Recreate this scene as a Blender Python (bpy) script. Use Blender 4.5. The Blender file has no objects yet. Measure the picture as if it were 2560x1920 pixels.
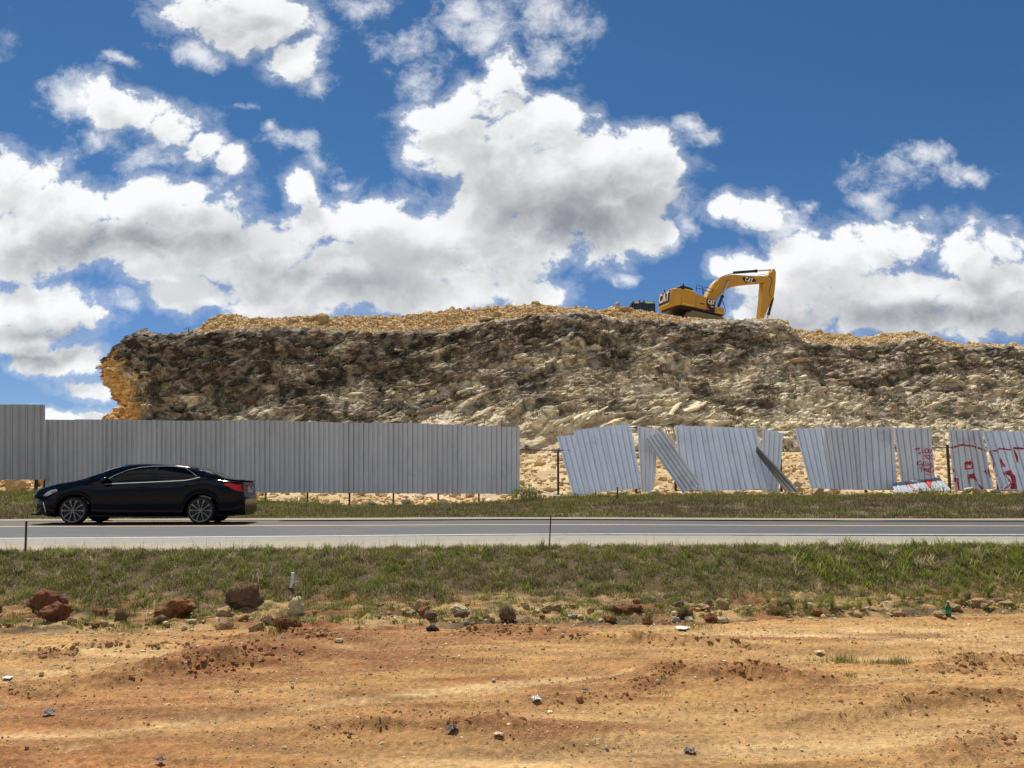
import bpy, bmesh, math, random
import numpy as np
from mathutils import Vector, Matrix, noise as mnoise
sc = bpy.context.scene
COL = sc.collection
R = math.radians

# ---------------------------------------------------------------- camera
PITCH = R(7.0); FPX = 2200.0; CAMZ = 0.72
cam_d = bpy.data.cameras.new('camera'); cam = bpy.data.objects.new('camera', cam_d); COL.objects.link(cam)
cam.location = (0, 0, CAMZ); cam.rotation_euler = (math.pi/2 + PITCH, 0, 0)
cam_d.sensor_fit = 'HORIZONTAL'; cam_d.sensor_width = 36.0; cam_d.lens = FPX/2560.0*36.0
cam_d.clip_start = 0.1; cam_d.clip_end = 8000
sc.camera = cam

# ---------------------------------------------------------------- light and exposure
SUN_EL = R(61.0); SUN_AZ = R(-24.0)      # azimuth measured from +Y towards +X
sd = bpy.data.lights.new('sun', 'SUN'); sun = bpy.data.objects.new('sun', sd); COL.objects.link(sun)
sd.energy = 5.0; sd.angle = R(0.5); sd.color = (1.0, 0.955, 0.88)
SUNV = Vector((math.sin(SUN_AZ)*math.cos(SUN_EL), math.cos(SUN_AZ)*math.cos(SUN_EL), math.sin(SUN_EL)))
sun.rotation_euler = SUNV.to_track_quat('Z', 'Y').to_euler()
sun.location = (0, 0, 60)
sc.view_settings.view_transform = 'Standard'; sc.view_settings.look = 'None'
sc.view_settings.exposure = 0.2; sc.view_settings.gamma = 1.0
sc.cycles.max_bounces = 6; sc.cycles.diffuse_bounces = 3; sc.cycles.glossy_bounces = 3
sc.cycles.transparent_max_bounces = 6

def pdir(px, py):
    a = (px-1280.0)/FPX; b = (960.0-py)/FPX
    return a, math.cos(PITCH)-b*math.sin(PITCH), math.sin(PITCH)+b*math.cos(PITCH)
def P(px, py, Y):                       # the point seen at (px, py) of the 2560 px photograph, Y metres away
    a, f, u = pdir(px, py); s = Y/f
    return Vector((a*s, Y, CAMZ+u*s))
def PZ(px, py, z):                      # the point seen at (px, py) on the level z
    a, f, u = pdir(px, py); s = (z-CAMZ)/u
    return Vector((a*s, f*s, z))

# ---------------------------------------------------------------- sky: Nishita air with procedural cumulus
w = bpy.data.worlds.new('World'); sc.world = w; w.use_nodes = True
nt = w.node_tree; nt.nodes.clear()
class NT:
    def __init__(s, t): s.t = t
    def n(s, kind, **kw):
        o = s.t.nodes.new(kind)
        for k, v in kw.items(): setattr(o, k, v)
        return o
    def lk(s, a, b): s.t.links.new(a, b)
    def put(s, sock, v):
        if isinstance(v, (int, float)): sock.default_value = v
        elif isinstance(v, (tuple, list)): sock.default_value = v
        else: s.lk(v, sock)
    def m(s, op, a, b=None, c=None, clamp=False):
        o = s.n('ShaderNodeMath', operation=op, use_clamp=clamp)
        for i, v in enumerate((a, b, c)):
            if v is not None: s.put(o.inputs[i], v)
        return o.outputs[0]
    def v(s, op, a, b=None, c=None):
        o = s.n('ShaderNodeVectorMath', operation=op)
        for i, x in enumerate((a, b, c)):
            if x is not None: s.put(o.inputs[i], x)
        return o.outputs['Value'] if op in ('LENGTH', 'DOT_PRODUCT') else o.outputs[0]
    def noise(s, vec, scale, detail=4, rough=.55, lac=2.0, dist=0.0, out=0):
        o = s.n('ShaderNodeTexNoise')
        if vec is not None: s.lk(vec, o.inputs['Vector'])
        o.inputs['Scale'].default_value = scale; o.inputs['Detail'].default_value = detail
        o.inputs['Roughness'].default_value = rough; o.inputs['Lacunarity'].default_value = lac
        o.inputs['Distortion'].default_value = dist
        return o.outputs[out]
    def ss(s, x, a, b):
        o = s.n('ShaderNodeMapRange', interpolation_type='SMOOTHSTEP')
        s.put(o.inputs[0], x); o.inputs[1].default_value = a; o.inputs[2].default_value = b
        return o.outputs[0]
    def mix(s, f, a, b, blend='MIX'):
        o = s.n('ShaderNodeMix', data_type='RGBA', blend_type=blend)
        s.put(o.inputs[0], f)
        for i, x in ((6, a), (7, b)):
            if isinstance(x, tuple): o.inputs[i].default_value = (*x[:3], 1)
            else: s.lk(x, o.inputs[i])
        return o.outputs[2]

CLOUDS = [  # centre x, y, radius x, y on the sky (thousandths as seen in the photograph), thickness
 (1075,150,58,62,1),(1060,220,110,90,1),(955,258,100,60,1),(1150,270,120,90,1),(1010,330,150,110,1.2),(1180,360,150,120,1.3),
 (1300,330,130,75,1.1),(1400,320,105,62,1.1),(1385,400,112,110,1.2),(1250,450,200,120,1.4),(1060,430,140,110,1.2),(1130,520,160,70,1.2),
 (1390,500,90,60,1),(1462,345,42,40,.9),
 (800,480,130,85,1),(900,540,200,110,1.2),(648,402,48,58,.9),(700,480,85,75,1),(1000,580,200,100,1.2),(1080,610,120,60,1),
 (1165,632,75,42,.9),(760,610,220,100,1.2),(560,560,140,100,1.1),(430,655,110,50,1.1),(900,645,250,50,1.1),(600,660,180,60,1.1),
 (20,380,120,80,1),(150,450,160,82,1.1),(330,435,150,75,1.1),(440,480,120,90,1.1),(250,520,230,75,1.2),(60,520,180,80,1.2),
 (480,560,120,80,1.1),(370,590,110,45,1),(400,405,80,40,.9),
 (150,225,85,36,.75),(270,225,120,42,.9),(375,255,90,45,.9),(445,300,52,50,.9),(492,345,36,45,.85),(470,400,22,38,.6),(215,290,66,38,.6),(330,325,60,30,.5),
 (450,20,140,48,1),(560,45,130,58,1.05),(640,110,65,58,.9),(690,168,30,26,.7),(420,92,50,28,.6),(700,60,30,30,.5),(500,-10,160,40,1),
 (790,15,60,40,.6),(880,70,46,50,.62),(900,140,42,58,.62),(920,190,28,28,.55),(1000,18,80,33,.6),(1070,50,50,38,.55),(1180,40,70,40,.62),(1230,70,48,28,.6),(1190,125,38,38,.5),
 (270,142,25,10,.5),(500,213,42,14,.5),(640,300,48,20,.55),(700,345,36,18,.5),(740,380,30,14,.45),(590,268,14,14,.5),
 (80,650,140,64,1.1),(150,680,85,55,1),(40,725,130,42,1.1),(120,765,105,32,1),(200,690,38,38,.9),(180,822,68,20,.8),(270,658,38,18,.6),
 (130,882,60,24,.9),(195,878,62,28,1),(243,886,28,18,.9),
 (1560,440,70,32,.8),(1640,450,58,38,.85),(1690,482,48,38,.75),(1725,525,58,48,.8),(1555,575,64,42,1),(1650,590,120,66,1.1),(1800,565,140,78,1.15),
 (1950,525,115,50,1.05),(2100,545,130,66,1.1),(2215,560,110,78,1.1),(1750,650,160,70,1.2),(1950,650,220,80,1.3),(2130,660,180,66,1.2),(1900,702,140,36,1),(2080,700,160,40,1),(2200,620,90,60,1),(1700,690,130,36,1),
 (1850,380,38,33,.55),(1920,390,68,38,.68),(1990,368,38,28,.6),(1880,440,38,35,.55),(1830,360,10,26,.5),(2100,393,40,17,.6),(2068,406,18,13,.5),
 (1500,250,28,22,.62),(1530,272,26,13,.5),(2190,480,18,9,.5),(1745,430,18,13,.5),(1455,425,38,40,.7),(1468,480,36,55,.75),(1435,530,46,35,.7),(1340,592,14,11,.5)]
BELLIES = [(1230,470,190,75,1.0),(1330,420,120,60,.6),(520,520,120,60,.45),(250,530,260,36,.75),(760,620,160,55,.7),(640,610,120,50,.5),(80,760,150,18,.7),(120,715,150,14,.5),
 (2000,690,260,38,.75),(1760,690,130,30,.5),(1240,430,150,50,.7),(900,560,140,40,.3),(480,45,110,22,.25),(1050,400,80,90,.35),(2100,620,130,30,.3)]
def sky_uv(x, y):
    k = 2560.0/2212.0
    a, f, u = pdir(x*k, y*k)
    return a/f, u/f
def blob_group(name, items):
    g = bpy.data.node_groups.new(name, 'ShaderNodeTree')
    g.interface.new_socket('Vector', in_out='INPUT', socket_type='NodeSocketVector')
    g.interface.new_socket('Field', in_out='OUTPUT', socket_type='NodeSocketFloat')
    t = NT(g); gi = t.n('NodeGroupInput'); go = t.n('NodeGroupOutput')
    acc = None
    for x, y, rx, ry, st in items:
        u0, v0 = sky_uv(x, y); k = 2560.0/2212.0/FPX
        gk = 1.30 if st < .8 else 1.06
        iu, iv = 1/(rx*k*gk), 1/(ry*k*gk)
        q = t.v('MULTIPLY_ADD', gi.outputs[0], (iu, iv, 0), (-u0*iu, -v0*iv, 0))
        r = t.v('LENGTH', q)
        f = t.m('MULTIPLY_ADD', r, -st, st)
        acc = f if acc is None else t.m('MAXIMUM', acc, f)
    t.lk(acc, go.inputs[0])
    return g
CLOUDS += [(300,-330,420,130,1),(1150,-420,520,150,1),(1950,-360,380,120,1),(500,-900,640,260,1),(1800,-950,620,300,1),(-500,100,330,180,1),(-700,520,420,110,1),(2750,-100,300,160,1),(2900,560,420,120,1),(1100,-1900,1100,500,1)]  # unseen clouds added outside the frame to whiten reflections and lift shadows
S = NT(nt)
gthin = blob_group('thin_clouds', [c for c in CLOUDS if c[4] < .8]); gcloud = blob_group('cloud_masses', [c for c in CLOUDS if c[4] >= .8]); gbelly = blob_group('cloud_bellies', BELLIES)
tc = S.n('ShaderNodeTexCoord'); sep = S.n('ShaderNodeSeparateXYZ'); S.lk(tc.outputs['Generated'], sep.inputs[0])
den = S.m('MAXIMUM', S.m('ABSOLUTE', sep.outputs[1]), .12)
cmb = S.n('ShaderNodeCombineXYZ'); S.lk(S.m('DIVIDE', sep.outputs[0], den), cmb.inputs[0]); S.lk(S.m('DIVIDE', sep.outputs[2], den), cmb.inputs[1])
uv = cmb.outputs[0]
def warp(vec, amp, scale, det):
    wv = S.noise(vec, scale, det, .6, out=1)
    return S.v('ADD', vec, S.v('MULTIPLY_ADD', wv, (amp, amp, 0), (-amp/2, -amp/2, 0)))
def grp(g, p):
    o = S.n('ShaderNodeGroup'); o.node_tree = g; S.lk(p, o.inputs[0]); return o.outputs[0]
def puffs(p, scale, det):
    v = S.n('ShaderNodeTexVoronoi', feature='F1'); S.lk(p, v.inputs['Vector']); v.inputs['Scale'].default_value = scale; v.inputs['Detail'].default_value = det; v.inputs['Roughness'].default_value = .55; v.inputs['Lacunarity'].default_value = 2.1
    return v.outputs['Distance']
p0 = warp(uv, .10, 6.0, 8)
q0 = warp(uv, .05, 9.0, 5)
fb0 = S.noise(S.v('MULTIPLY', q0, (1, 1.15, 1)), 11.0, 10, .68)
pf0 = puffs(q0, 17.0, 2.0)
det0 = S.m('ADD', S.m('MULTIPLY', S.m('SUBTRACT', fb0, .5), 4.2), S.m('MULTIPLY', S.m('SUBTRACT', .62, pf0), .75))
F0 = S.m('MINIMUM', grp(gcloud, p0), 1.0); Ft = grp(gthin, p0)
beh = S.m('MULTIPLY', S.ss(sep.outputs[1], .05, -.25), .75)   # unseen cloud cover added behind the camera as fill light
F0 = S.m('MINIMUM', S.m('MULTIPLY_ADD', S.m('ADD', F0, beh), 1.7, .08), 1.1)
D0 = S.m('ADD', F0, det0)
a_thick = S.ss(D0, -.16, .46)
a_thin = S.m('MULTIPLY', S.ss(S.m('MULTIPLY_ADD', S.m('SUBTRACT', fb0, .5), 3.6, Ft), -.20, .95), .85)
a_veil = S.m('MULTIPLY', S.ss(D0, -.85, .25), .30)
alpha = S.m('MAXIMUM', S.m('MAXIMUM', a_thick, a_veil), a_thin)
uv1 = S.v('ADD', uv, (-.012, .030, 0))
q1 = warp(uv1, .05, 9.0, 4)
fb1 = S.noise(S.v('MULTIPLY', q1, (1, 1.15, 1)), 11.0, 6, .66)
pf1 = puffs(q1, 17.0, 1.0)
F1 = S.m('MINIMUM', grp(gcloud, warp(uv1, .10, 6.0, 6)), 1.0)
F1 = S.m('MINIMUM', S.m('MULTIPLY_ADD', F1, 1.7, .08), 1.1)
D1 = S.m('ADD', F1, S.m('ADD', S.m('MULTIPLY', S.m('SUBTRACT', fb1, .5), 3.2), S.m('MULTIPLY', S.m('SUBTRACT', .62, pf1), .75)))
lit = S.ss(D1, .05, 1.45)
gb = S.n('ShaderNodeGroup'); gb.node_tree = gbelly; S.lk(p0, gb.inputs[0])
fb2 = S.noise(p0, 6.0, 6, .6)
bel = S.ss(S.m('MULTIPLY_ADD', S.m('SUBTRACT', fb2, .5), 1.1, gb.outputs[0]), -.35, .9)
sh = S.m('ADD', S.m('ADD', S.m('MULTIPLY', lit, .22), S.m('MULTIPLY', bel, .52)), S.m('MULTIPLY', S.ss(pf0, .10, .55), S.m('MULTIPLY', lit, .12)), clamp=True)
ccol = S.mix(sh, (.985, .995, 1.0), (.15, .165, .19))
sky = S.n('ShaderNodeTexSky', sky_type='NISHITA', sun_disc=False, sun_elevation=SUN_EL, sun_rotation=SUN_AZ,
          altitude=400, air_density=1.0, dust_density=.25, ozone_density=1.0)
tint = S.mix(S.ss(sep.outputs[2], .0, .42), (.66, .86, 1.30), (.40, .76, 1.06))
skc = S.mix(1.0, sky.outputs[0], tint, 'MULTIPLY')
SKY_STR = .056
bg1 = S.n('ShaderNodeBackground'); S.lk(skc, bg1.inputs[0]); bg1.inputs[1].default_value = SKY_STR
bg2 = S.n('ShaderNodeBackground'); S.lk(ccol, bg2.inputs[0]); bg2.inputs[1].default_value = .87
mx = S.n('ShaderNodeMixShader'); S.lk(S.m('MULTIPLY', alpha, .97), mx.inputs[0]); S.lk(bg1.outputs[0], mx.inputs[1]); S.lk(bg2.outputs[0], mx.inputs[2])
wo = S.n('ShaderNodeOutputWorld'); S.lk(mx.outputs[0], wo.inputs[0])
# ---------------------------------------------------------------- helpers
rng = np.random.default_rng(7)
_perm = np.concatenate([np.random.default_rng(3).permutation(256)]*3)
_g3 = np.random.default_rng(4).normal(size=(256, 3)); _g3 /= np.linalg.norm(_g3, axis=1)[:, None]; _g3 = _g3.astype(np.float32)
def perlin(x, y, z=0.0):
    x = np.asarray(x, np.float32); y = np.asarray(y, np.float32)
    z = np.zeros_like(x)+np.float32(z) if np.isscalar(z) else np.asarray(z, np.float32)
    xi = np.floor(x); yi = np.floor(y); zi = np.floor(z)
    fx, fy, fz = x-xi, y-yi, z-zi
    X = xi.astype(np.int32) & 255; Y = yi.astype(np.int32) & 255; Z = zi.astype(np.int32) & 255
    fade = lambda t: t*t*t*(t*(t*6-15)+10)
    u, v, w_ = fade(fx), fade(fy), fade(fz)
    def cr(i, j, k):
        h = _perm[_perm[_perm[X+i]+Y+j]+Z+k]
        g = _g3[h]
        return g[..., 0]*(fx-i)+g[..., 1]*(fy-j)+g[..., 2]*(fz-k)
    l = lambda a, b, t: a+t*(b-a)
    return 1.6*l(l(l(cr(0,0,0), cr(1,0,0), u), l(cr(0,1,0), cr(1,1,0), u), v),
                 l(l(cr(0,0,1), cr(1,0,1), u), l(cr(0,1,1), cr(1,1,1), u), v), w_)
def fbm(x, y, z=0.0, o=4, g=.5, lac=2.03):
    s = 0; a = 1.0; f = 1.0
    for i in range(o):
        s = s+a*perlin(x*f+17.3*i, y*f-9.1*i, (z*f if not np.isscalar(z) else z+i*3.7)); a *= g; f *= lac
    return s
def ridged(x, y, z=0.0, o=4, g=.5, lac=2.1):
    s = 0; a = 1.0; f = 1.0
    for i in range(o):
        s = s+a*(1-2*np.abs(perlin(x*f+11.9*i, y*f+5.3*i, (z*f if not np.isscalar(z) else z+i*2.9)))); a *= g; f *= lac
    return s
def sstep(a, b, x):
    t = np.clip((x-a)/(b-a), 0, 1); return t*t*(3-2*t)
def lerp(a, b, t): return a+(b-a)*t
def L3(c): return np.array(c, np.float32)

def mesh_np(name, verts, faces, mat=None, col=None, smooth=True, uvs=None):
    """verts (N,3), faces (M,k) of one size or list of such arrays -> mesh"""
    me = bpy.data.meshes.new(name)
    verts = np.ascontiguousarray(verts, np.float32)
    fl = faces if isinstance(faces, list) else [faces]
    me.vertices.add(len(verts)); me.vertices.foreach_set('co', verts.ravel())
    loops = np.concatenate([f.ravel() for f in fl]).astype(np.int32)
    tot = np.concatenate([np.full(len(f), f.shape[1], np.int32) for f in fl])
    st = np.concatenate([[0], np.cumsum(tot)[:-1]]).astype(np.int32)
    me.loops.add(len(loops)); me.loops.foreach_set('vertex_index', loops)
    me.polygons.add(len(tot)); me.polygons.foreach_set('loop_start', st); me.polygons.foreach_set('loop_total', tot)
    me.polygons.foreach_set('use_smooth', np.full(len(tot), bool(smooth)))
    if col is not None:
        a = me.color_attributes.new('Col', 'FLOAT_COLOR', 'POINT')
        c = np.ones((len(verts), 4), np.float32); c[:, :3] = col
        a.data.foreach_set('color', c.ravel())
    me.update(calc_edges=True)
    if mat: me.materials.append(mat)
    return me
def link(name, me, parent=None, mat=None):
    o = bpy.data.objects.new(name, me); COL.objects.link(o)
    if parent: o.parent = parent
    if mat and me is not None: me.materials.append(mat)
    return o
def tag(o, label=None, cat=None, group=None, kind=None):
    if label: o['label'] = label
    if cat: o['category'] = cat
    if group: o['group'] = group
    if kind: o['kind'] = kind
    return o
def empty(name, loc, label, cat, group=None, rz=0.0):
    o = bpy.data.objects.new(name, None); COL.objects.link(o); o.location = loc; o.rotation_euler = (0, 0, rz)
    return tag(o, label, cat, group)
def grid_faces(nu, nv):                 # vertex index = v*nu+u
    i = np.arange(nu-1)[None, :]+nu*np.arange(nv-1)[:, None]
    return np.stack([i, i+1, i+1+nu, i+nu], -1).reshape(-1, 4)
def grid_obj(name, X, Y, Z, mat, col=None, parent=None, smooth=True):
    nv, nu = X.shape
    me = mesh_np(name, np.stack([X, Y, Z], -1).reshape(-1, 3), grid_faces(nu, nv), mat, None if col is None else col.reshape(-1, 3), smooth)
    return link(name, me, parent)
class MB:
    """collects boxes, tubes, prisms in one mesh"""
    def __init__(s): s.v = []; s.f = []
    def add(s, vs, fs):
        b = len(s.v); s.v += [tuple(map(float, p)) for p in vs]; s.f += [tuple(b+i for i in f) for f in fs]; return s
    def box(s, c, d, M=None):
        x, y, z = d[0]/2, d[1]/2, d[2]/2
        vs = [Vector((sx*x, sy*y, sz*z)) for sx in (-1, 1) for sy in (-1, 1) for sz in (-1, 1)]
        if M is not None: vs = [M @ v for v in vs]
        vs = [v+Vector(c) for v in vs]
        return s.add(vs, [(0,1,3,2),(4,6,7,5),(0,4,5,1),(2,3,7,6),(0,2,6,4),(1,5,7,3)])
    def tube(s, pts, r, n=8, cap=True):
        pts = [Vector(p) for p in pts]; rs = r if isinstance(r, (list, tuple)) else [r]*len(pts)
        vs = []; N = len(pts)
        for i, p in enumerate(pts):
            t = (pts[min(i+1, N-1)]-pts[max(i-1, 0)]).normalized()
            a = t.cross(Vector((0, 0, 1)) if abs(t.z) < .9 else Vector((1, 0, 0))).normalized(); b = t.cross(a)
            for k in range(n):
                q = 2*math.pi*k/n; vs.append(p+(a*math.cos(q)+b*math.sin(q))*rs[i])
        fs = [(i*n+k, i*n+(k+1) % n, (i+1)*n+(k+1) % n, (i+1)*n+k) for i in range(N-1) for k in range(n)]
        if cap: fs += [tuple(range(n))[::-1], tuple((N-1)*n+k for k in range(n))]
        return s.add(vs, fs)
    def prism(s, poly, d0, d1, fn):
        """poly of (a, c); fn(a, c, d) -> point; extruded from d0 to d1"""
        n = len(poly)
        vs = [fn(a, c, d0) for a, c in poly]+[fn(a, c, d1) for a, c in poly]
        return s.add(vs, [tuple(range(n)), tuple(range(2*n-1, n-1, -1))]+[(i, i+n, (i+1) % n+n, (i+1) % n) for i in range(n)])
    def build(s, name, mat, parent=None, bevel=0, seg=2, smooth=False, M=None):
        me = bpy.data.meshes.new(name); me.from_pydata([tuple(v) for v in s.v], [], s.f)
        bm = bmesh.new(); bm.from_mesh(me)
        bmesh.ops.recalc_face_normals(bm, faces=bm.faces)
        if bevel:
            es = [e for e in bm.edges if len(e.link_faces) == 2 and e.calc_face_angle(0) > .5]
            bmesh.ops.bevel(bm, geom=es, offset=bevel, segments=seg, affect='EDGES', profile=.5, clamp_overlap=True)
        for f in bm.faces: f.smooth = smooth
        if smooth:
            for e in bm.edges:
                if len(e.link_faces) == 2 and e.calc_face_angle(0) > .6: e.smooth = False
        bm.to_mesh(me); bm.free()
        o = link(name, me, parent, mat)
        return o

# ---------------------------------------------------------------- materials
def mat_new(name):
    m = bpy.data.materials.new(name); m.use_nodes = True
    t = NT(m.node_tree); b = m.node_tree.nodes['Principled BSDF']
    return m, t, b
def mat_plain(name, col, rough=.5, metal=0.0, coat=0.0, noise=0.12, scale=6.0, spec=.5, bump=0.0):
    m, t, b = mat_new(name)
    tc_ = t.n('ShaderNodeTexCoord'); nz = t.noise(tc_.outputs['Object'], scale, 5, .6)
    k = t.m('MULTIPLY_ADD', nz, 2*noise, 1-noise)
    t.lk(t.mix(1.0, (*col,), t_grey(t, k), 'MULTIPLY'), b.inputs['Base Color'])
    t.lk(t.m('MULTIPLY_ADD', nz, .3*rough, rough*.85), b.inputs['Roughness'])
    b.inputs['Metallic'].default_value = metal; b.inputs['Coat Weight'].default_value = coat
    b.inputs['Coat Roughness'].default_value = .04; b.inputs['Specular IOR Level'].default_value = spec
    if bump:
        bp = t.n('ShaderNodeBump'); bp.inputs['Strength'].default_value = bump; bp.inputs['Distance'].default_value = .02
        t.lk(t.noise(tc_.outputs['Object'], scale*4, 6, .65), bp.inputs['Height']); t.lk(bp.outputs[0], b.inputs['Normal'])
    return m
def t_grey(t, k):
    c = t.n('ShaderNodeCombineColor'); 
    for i in range(3): t.lk(k, c.inputs[i])
    return c.outputs[0]
def mat_attr(name, rough=.9, amp=.25, scale=30.0, bump=0.0, bscale=40.0, bdist=.02, trans=0.0, spec=.2, fine=None):
    """base colour from the mesh's own colour zones, broken up by noise"""
    m, t, b = mat_new(name)
    at = t.n('ShaderNodeAttribute', attribute_name='Col'); tc_ = t.n('ShaderNodeTexCoord')
    c = at.outputs['Color']
    if amp:
        nz = t.noise(tc_.outputs['Object'], scale, 6, .65)
        c = t.mix(1.0, c, t_grey(t, t.m('MULTIPLY_ADD', nz, 2*amp, 1-amp)), 'MULTIPLY')
    if fine: c = fine(t, tc_.outputs['Object'], c)
    t.lk(c, b.inputs['Base Color']); b.inputs['Roughness'].default_value = rough; b.inputs['Specular IOR Level'].default_value = spec
    if bump:
        bp = t.n('ShaderNodeBump'); bp.inputs['Strength'].default_value = bump; bp.inputs['Distance'].default_value = bdist
        t.lk(t.noise(tc_.outputs['Object'], bscale, 7, .7), bp.inputs['Height']); t.lk(bp.outputs[0], b.inputs['Normal'])
    if trans:
        tr = t.n('ShaderNodeBsdfTranslucent'); t.lk(c, tr.inputs[0]); mxs = t.n('ShaderNodeMixShader'); mxs.inputs[0].default_value = trans
        t.lk(b.outputs[0], mxs.inputs[1]); t.lk(tr.outputs[0], mxs.inputs[2])
        out = m.node_tree.nodes['Material Output']; t.lk(mxs.outputs[0], out.inputs[0])
    return m
def speckle(col, size, thr, amt=1.0):
    def fn(t, vec, c):
        v = t.n('ShaderNodeTexVoronoi', feature='F1'); t.lk(vec, v.inputs['Vector']); v.inputs['Scale'].default_value = size
        pick = t.n('ShaderNodeSeparateColor'); t.lk(v.outputs['Color'], pick.inputs[0])
        k = t.m('MULTIPLY', t.m('GREATER_THAN', pick.outputs[0], thr), t.ss(v.outputs['Distance'], .42, .30))
        return t.mix(t.m('MULTIPLY', k, amt), c, col)
    return fn

# ---------------------------------------------------------------- lines of the road, measured across the frame
def line_tab(pts, z):
    q = [PZ(px, py, z) for px, py in pts]
    xs = np.array([p.x for p in q]); ys = np.array([p.y for p in q])
    s0 = .04; s1 = -.035
    xs = np.concatenate([[xs[0]-60], xs, [xs[-1]+60]]); ys = np.concatenate([[ys[0]-60*s0], ys, [ys[-1]+60*s1]])
    gx = np.linspace(-70, 70, 1401); gy = np.interp(gx, xs, ys)
    k = np.exp(-.5*(np.arange(-40, 41)/14.0)**2); k /= k.sum()
    gy = np.convolve(np.pad(gy, 40, mode='edge'), k, 'valid')
    return lambda x: np.interp(x, gx, gy)
Z_W, Z_G, Z_F = -.056, -.12, .015
Yc = line_tab([(0,1317),(800,1314),(1000,1313),(1300,1311),(1500,1311.8),(1900,1313.6),(2560,1315)], 0)
Yw = line_tab([(0,1344.5),(800,1339),(1000,1337),(1300,1334),(1500,1334.2),(1900,1335.5),(2560,1337)], Z_W)
Yg = line_tab([(0,1376),(800,1370),(1000,1367),(1300,1364),(1500,1363.5),(1900,1363),(2560,1361)], Z_G)
Yf = line_tab([(0,1305.5),(800,1302.5),(1000,1301.5),(1300,1299.5),(1500,1300),(1900,1302.6),(2560,1304)], Z_F)
Z_D = -.83
Yd = line_tab([(0,1588),(300,1586),(700,1578),(1100,1566),(1500,1572),(1700,1568),(2000,1548),(2300,1538),(2560,1532)], Z_D)
def road_z(x, y):
    yc = Yc(x)
    return np.where(y < yc, -.02*(yc-y), .005*(y-yc))
def bank_z(x, y):
    """grass bank between the dirt lot and the shoulder"""
    yd, yg = Yd(x), Yg(x)
    t = np.clip((y-yd)/(yg-yd), 0, 1)
    z = np.interp(t, [0, .12, .42, .5, .60, .80, .93, 1.0], [Z_D, Z_D+.05, -.70, -.64, -.52, -.28, -.15, Z_G-.01])
    n = fbm(x*.9, y*1.3, 3.1, 4)*.05*np.sin(np.pi*np.clip(t*1.02, 0, 1))
    return z+n+.02*fbm(x*4, y*4, 8.2, 2)*np.sin(np.pi*t)
def verge_z(x, y):
    yf = Yf(x); d = np.clip(y-yf, 0, None)
    c = sstep(0, 6.2, d)
    crest = np.interp(x, [-40, -14, -11, -9, -6.5, -3.5, -1.2, .6, 2, 6, 12, 40], [.66, .64, .58, .44, .30, .24, .30, .46, .52, .56, .58, .6])
    z = Z_F+.02+(crest-Z_F-.02)*c
    return z+fbm(x*.5, y*.8, 5.5, 4)*.07*sstep(0, 1.5, d)
# ---------------------------------------------------------------- ground, road, verges
m_far = mat_plain('distant_soil', (.30, .22, .12), .95, noise=.3, scale=.3)
gm = MB(); gm.add([(-4000,-4000,-2.2),(4000,-4000,-2.2),(4000,4000,-2.2),(-4000,4000,-2.2)], [(0,1,2,3)])
tag(gm.build('ground', m_far), kind='structure')

# dirt lot
OCH, RED, PALE, BRN, ORG = L3((.46,.258,.092)), L3((.205,.070,.028)), L3((.66,.455,.215)), L3((.235,.125,.052)), L3((.42,.18,.068))
def polyd(x, y, pts, z=Z_D, side=False):
    """distance from (x, y) to a polyline given in photo pixels, and the position along it"""
    q = [PZ(a, b, z) for a, b in pts]; best = np.full(x.shape, 1e9, np.float32); tt = np.zeros_like(best); sgn = np.zeros_like(best)
    for i in range(len(q)-1):
        ax, ay, bx, by = q[i].x, q[i].y, q[i+1].x, q[i+1].y
        dx, dy = bx-ax, by-ay; t = np.clip(((x-ax)*dx+(y-ay)*dy)/(dx*dx+dy*dy), 0, 1)
        d = np.hypot(x-ax-t*dx, y-ay-t*dy); k = d < best
        best = np.where(k, d, best); tt = np.where(k, (i+t)/(len(q)-1), tt); sgn = np.where(k, np.sign((bx-ax)*(y-ay)-(by-ay)*(x-ax)), sgn)
    return (best, tt, sgn) if side else (best, tt)
RIDGES = [  # photo pixels, width m, height m, redness
 ([(-60,1765),(150,1740),(300,1712),(430,1690),(520,1672),(640,1644),(700,1642),(780,1652)], .26, .085, .45),
 ([(430,1704),(540,1678),(640,1662),(740,1664)], .20, .05, 1.0),
 ([(1560,1722),(1680,1690),(1800,1688),(1950,1692),(2040,1705)], .20, .065, .8),
 ([(1400,1600),(1560,1606),(1700,1612),(1900,1618)], .16, .045, .15),
 ([(560,1600),(700,1590),(850,1596),(960,1603)], .16, .04, .25),
 ([(1150,1582),(1260,1576),(1400,1580)], .15, .04, .55),
 ([(740,1832),(900,1835),(1050,1812),(1200,1826),(1330,1822)], .16, .045, .55),
 ([(1350,1760),(1480,1752),(1620,1745)], .12, .025, .8),
 ([(2080,1790),(2250,1770),(2420,1752),(2600,1748)], .16, .05, .35),
 ([(2300,1680),(2440,1662),(2600,1655)], .18, .05, .35),
 ([(2380,1900),(2480,1850),(2600,1840)], .16, .07, .6),
 ([(150,1625),(330,1622),(500,1618)], .14, .03, .1),
 ([(-40,1652),(120,1648),(200,1640)], .12, .03, .4)]
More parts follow.
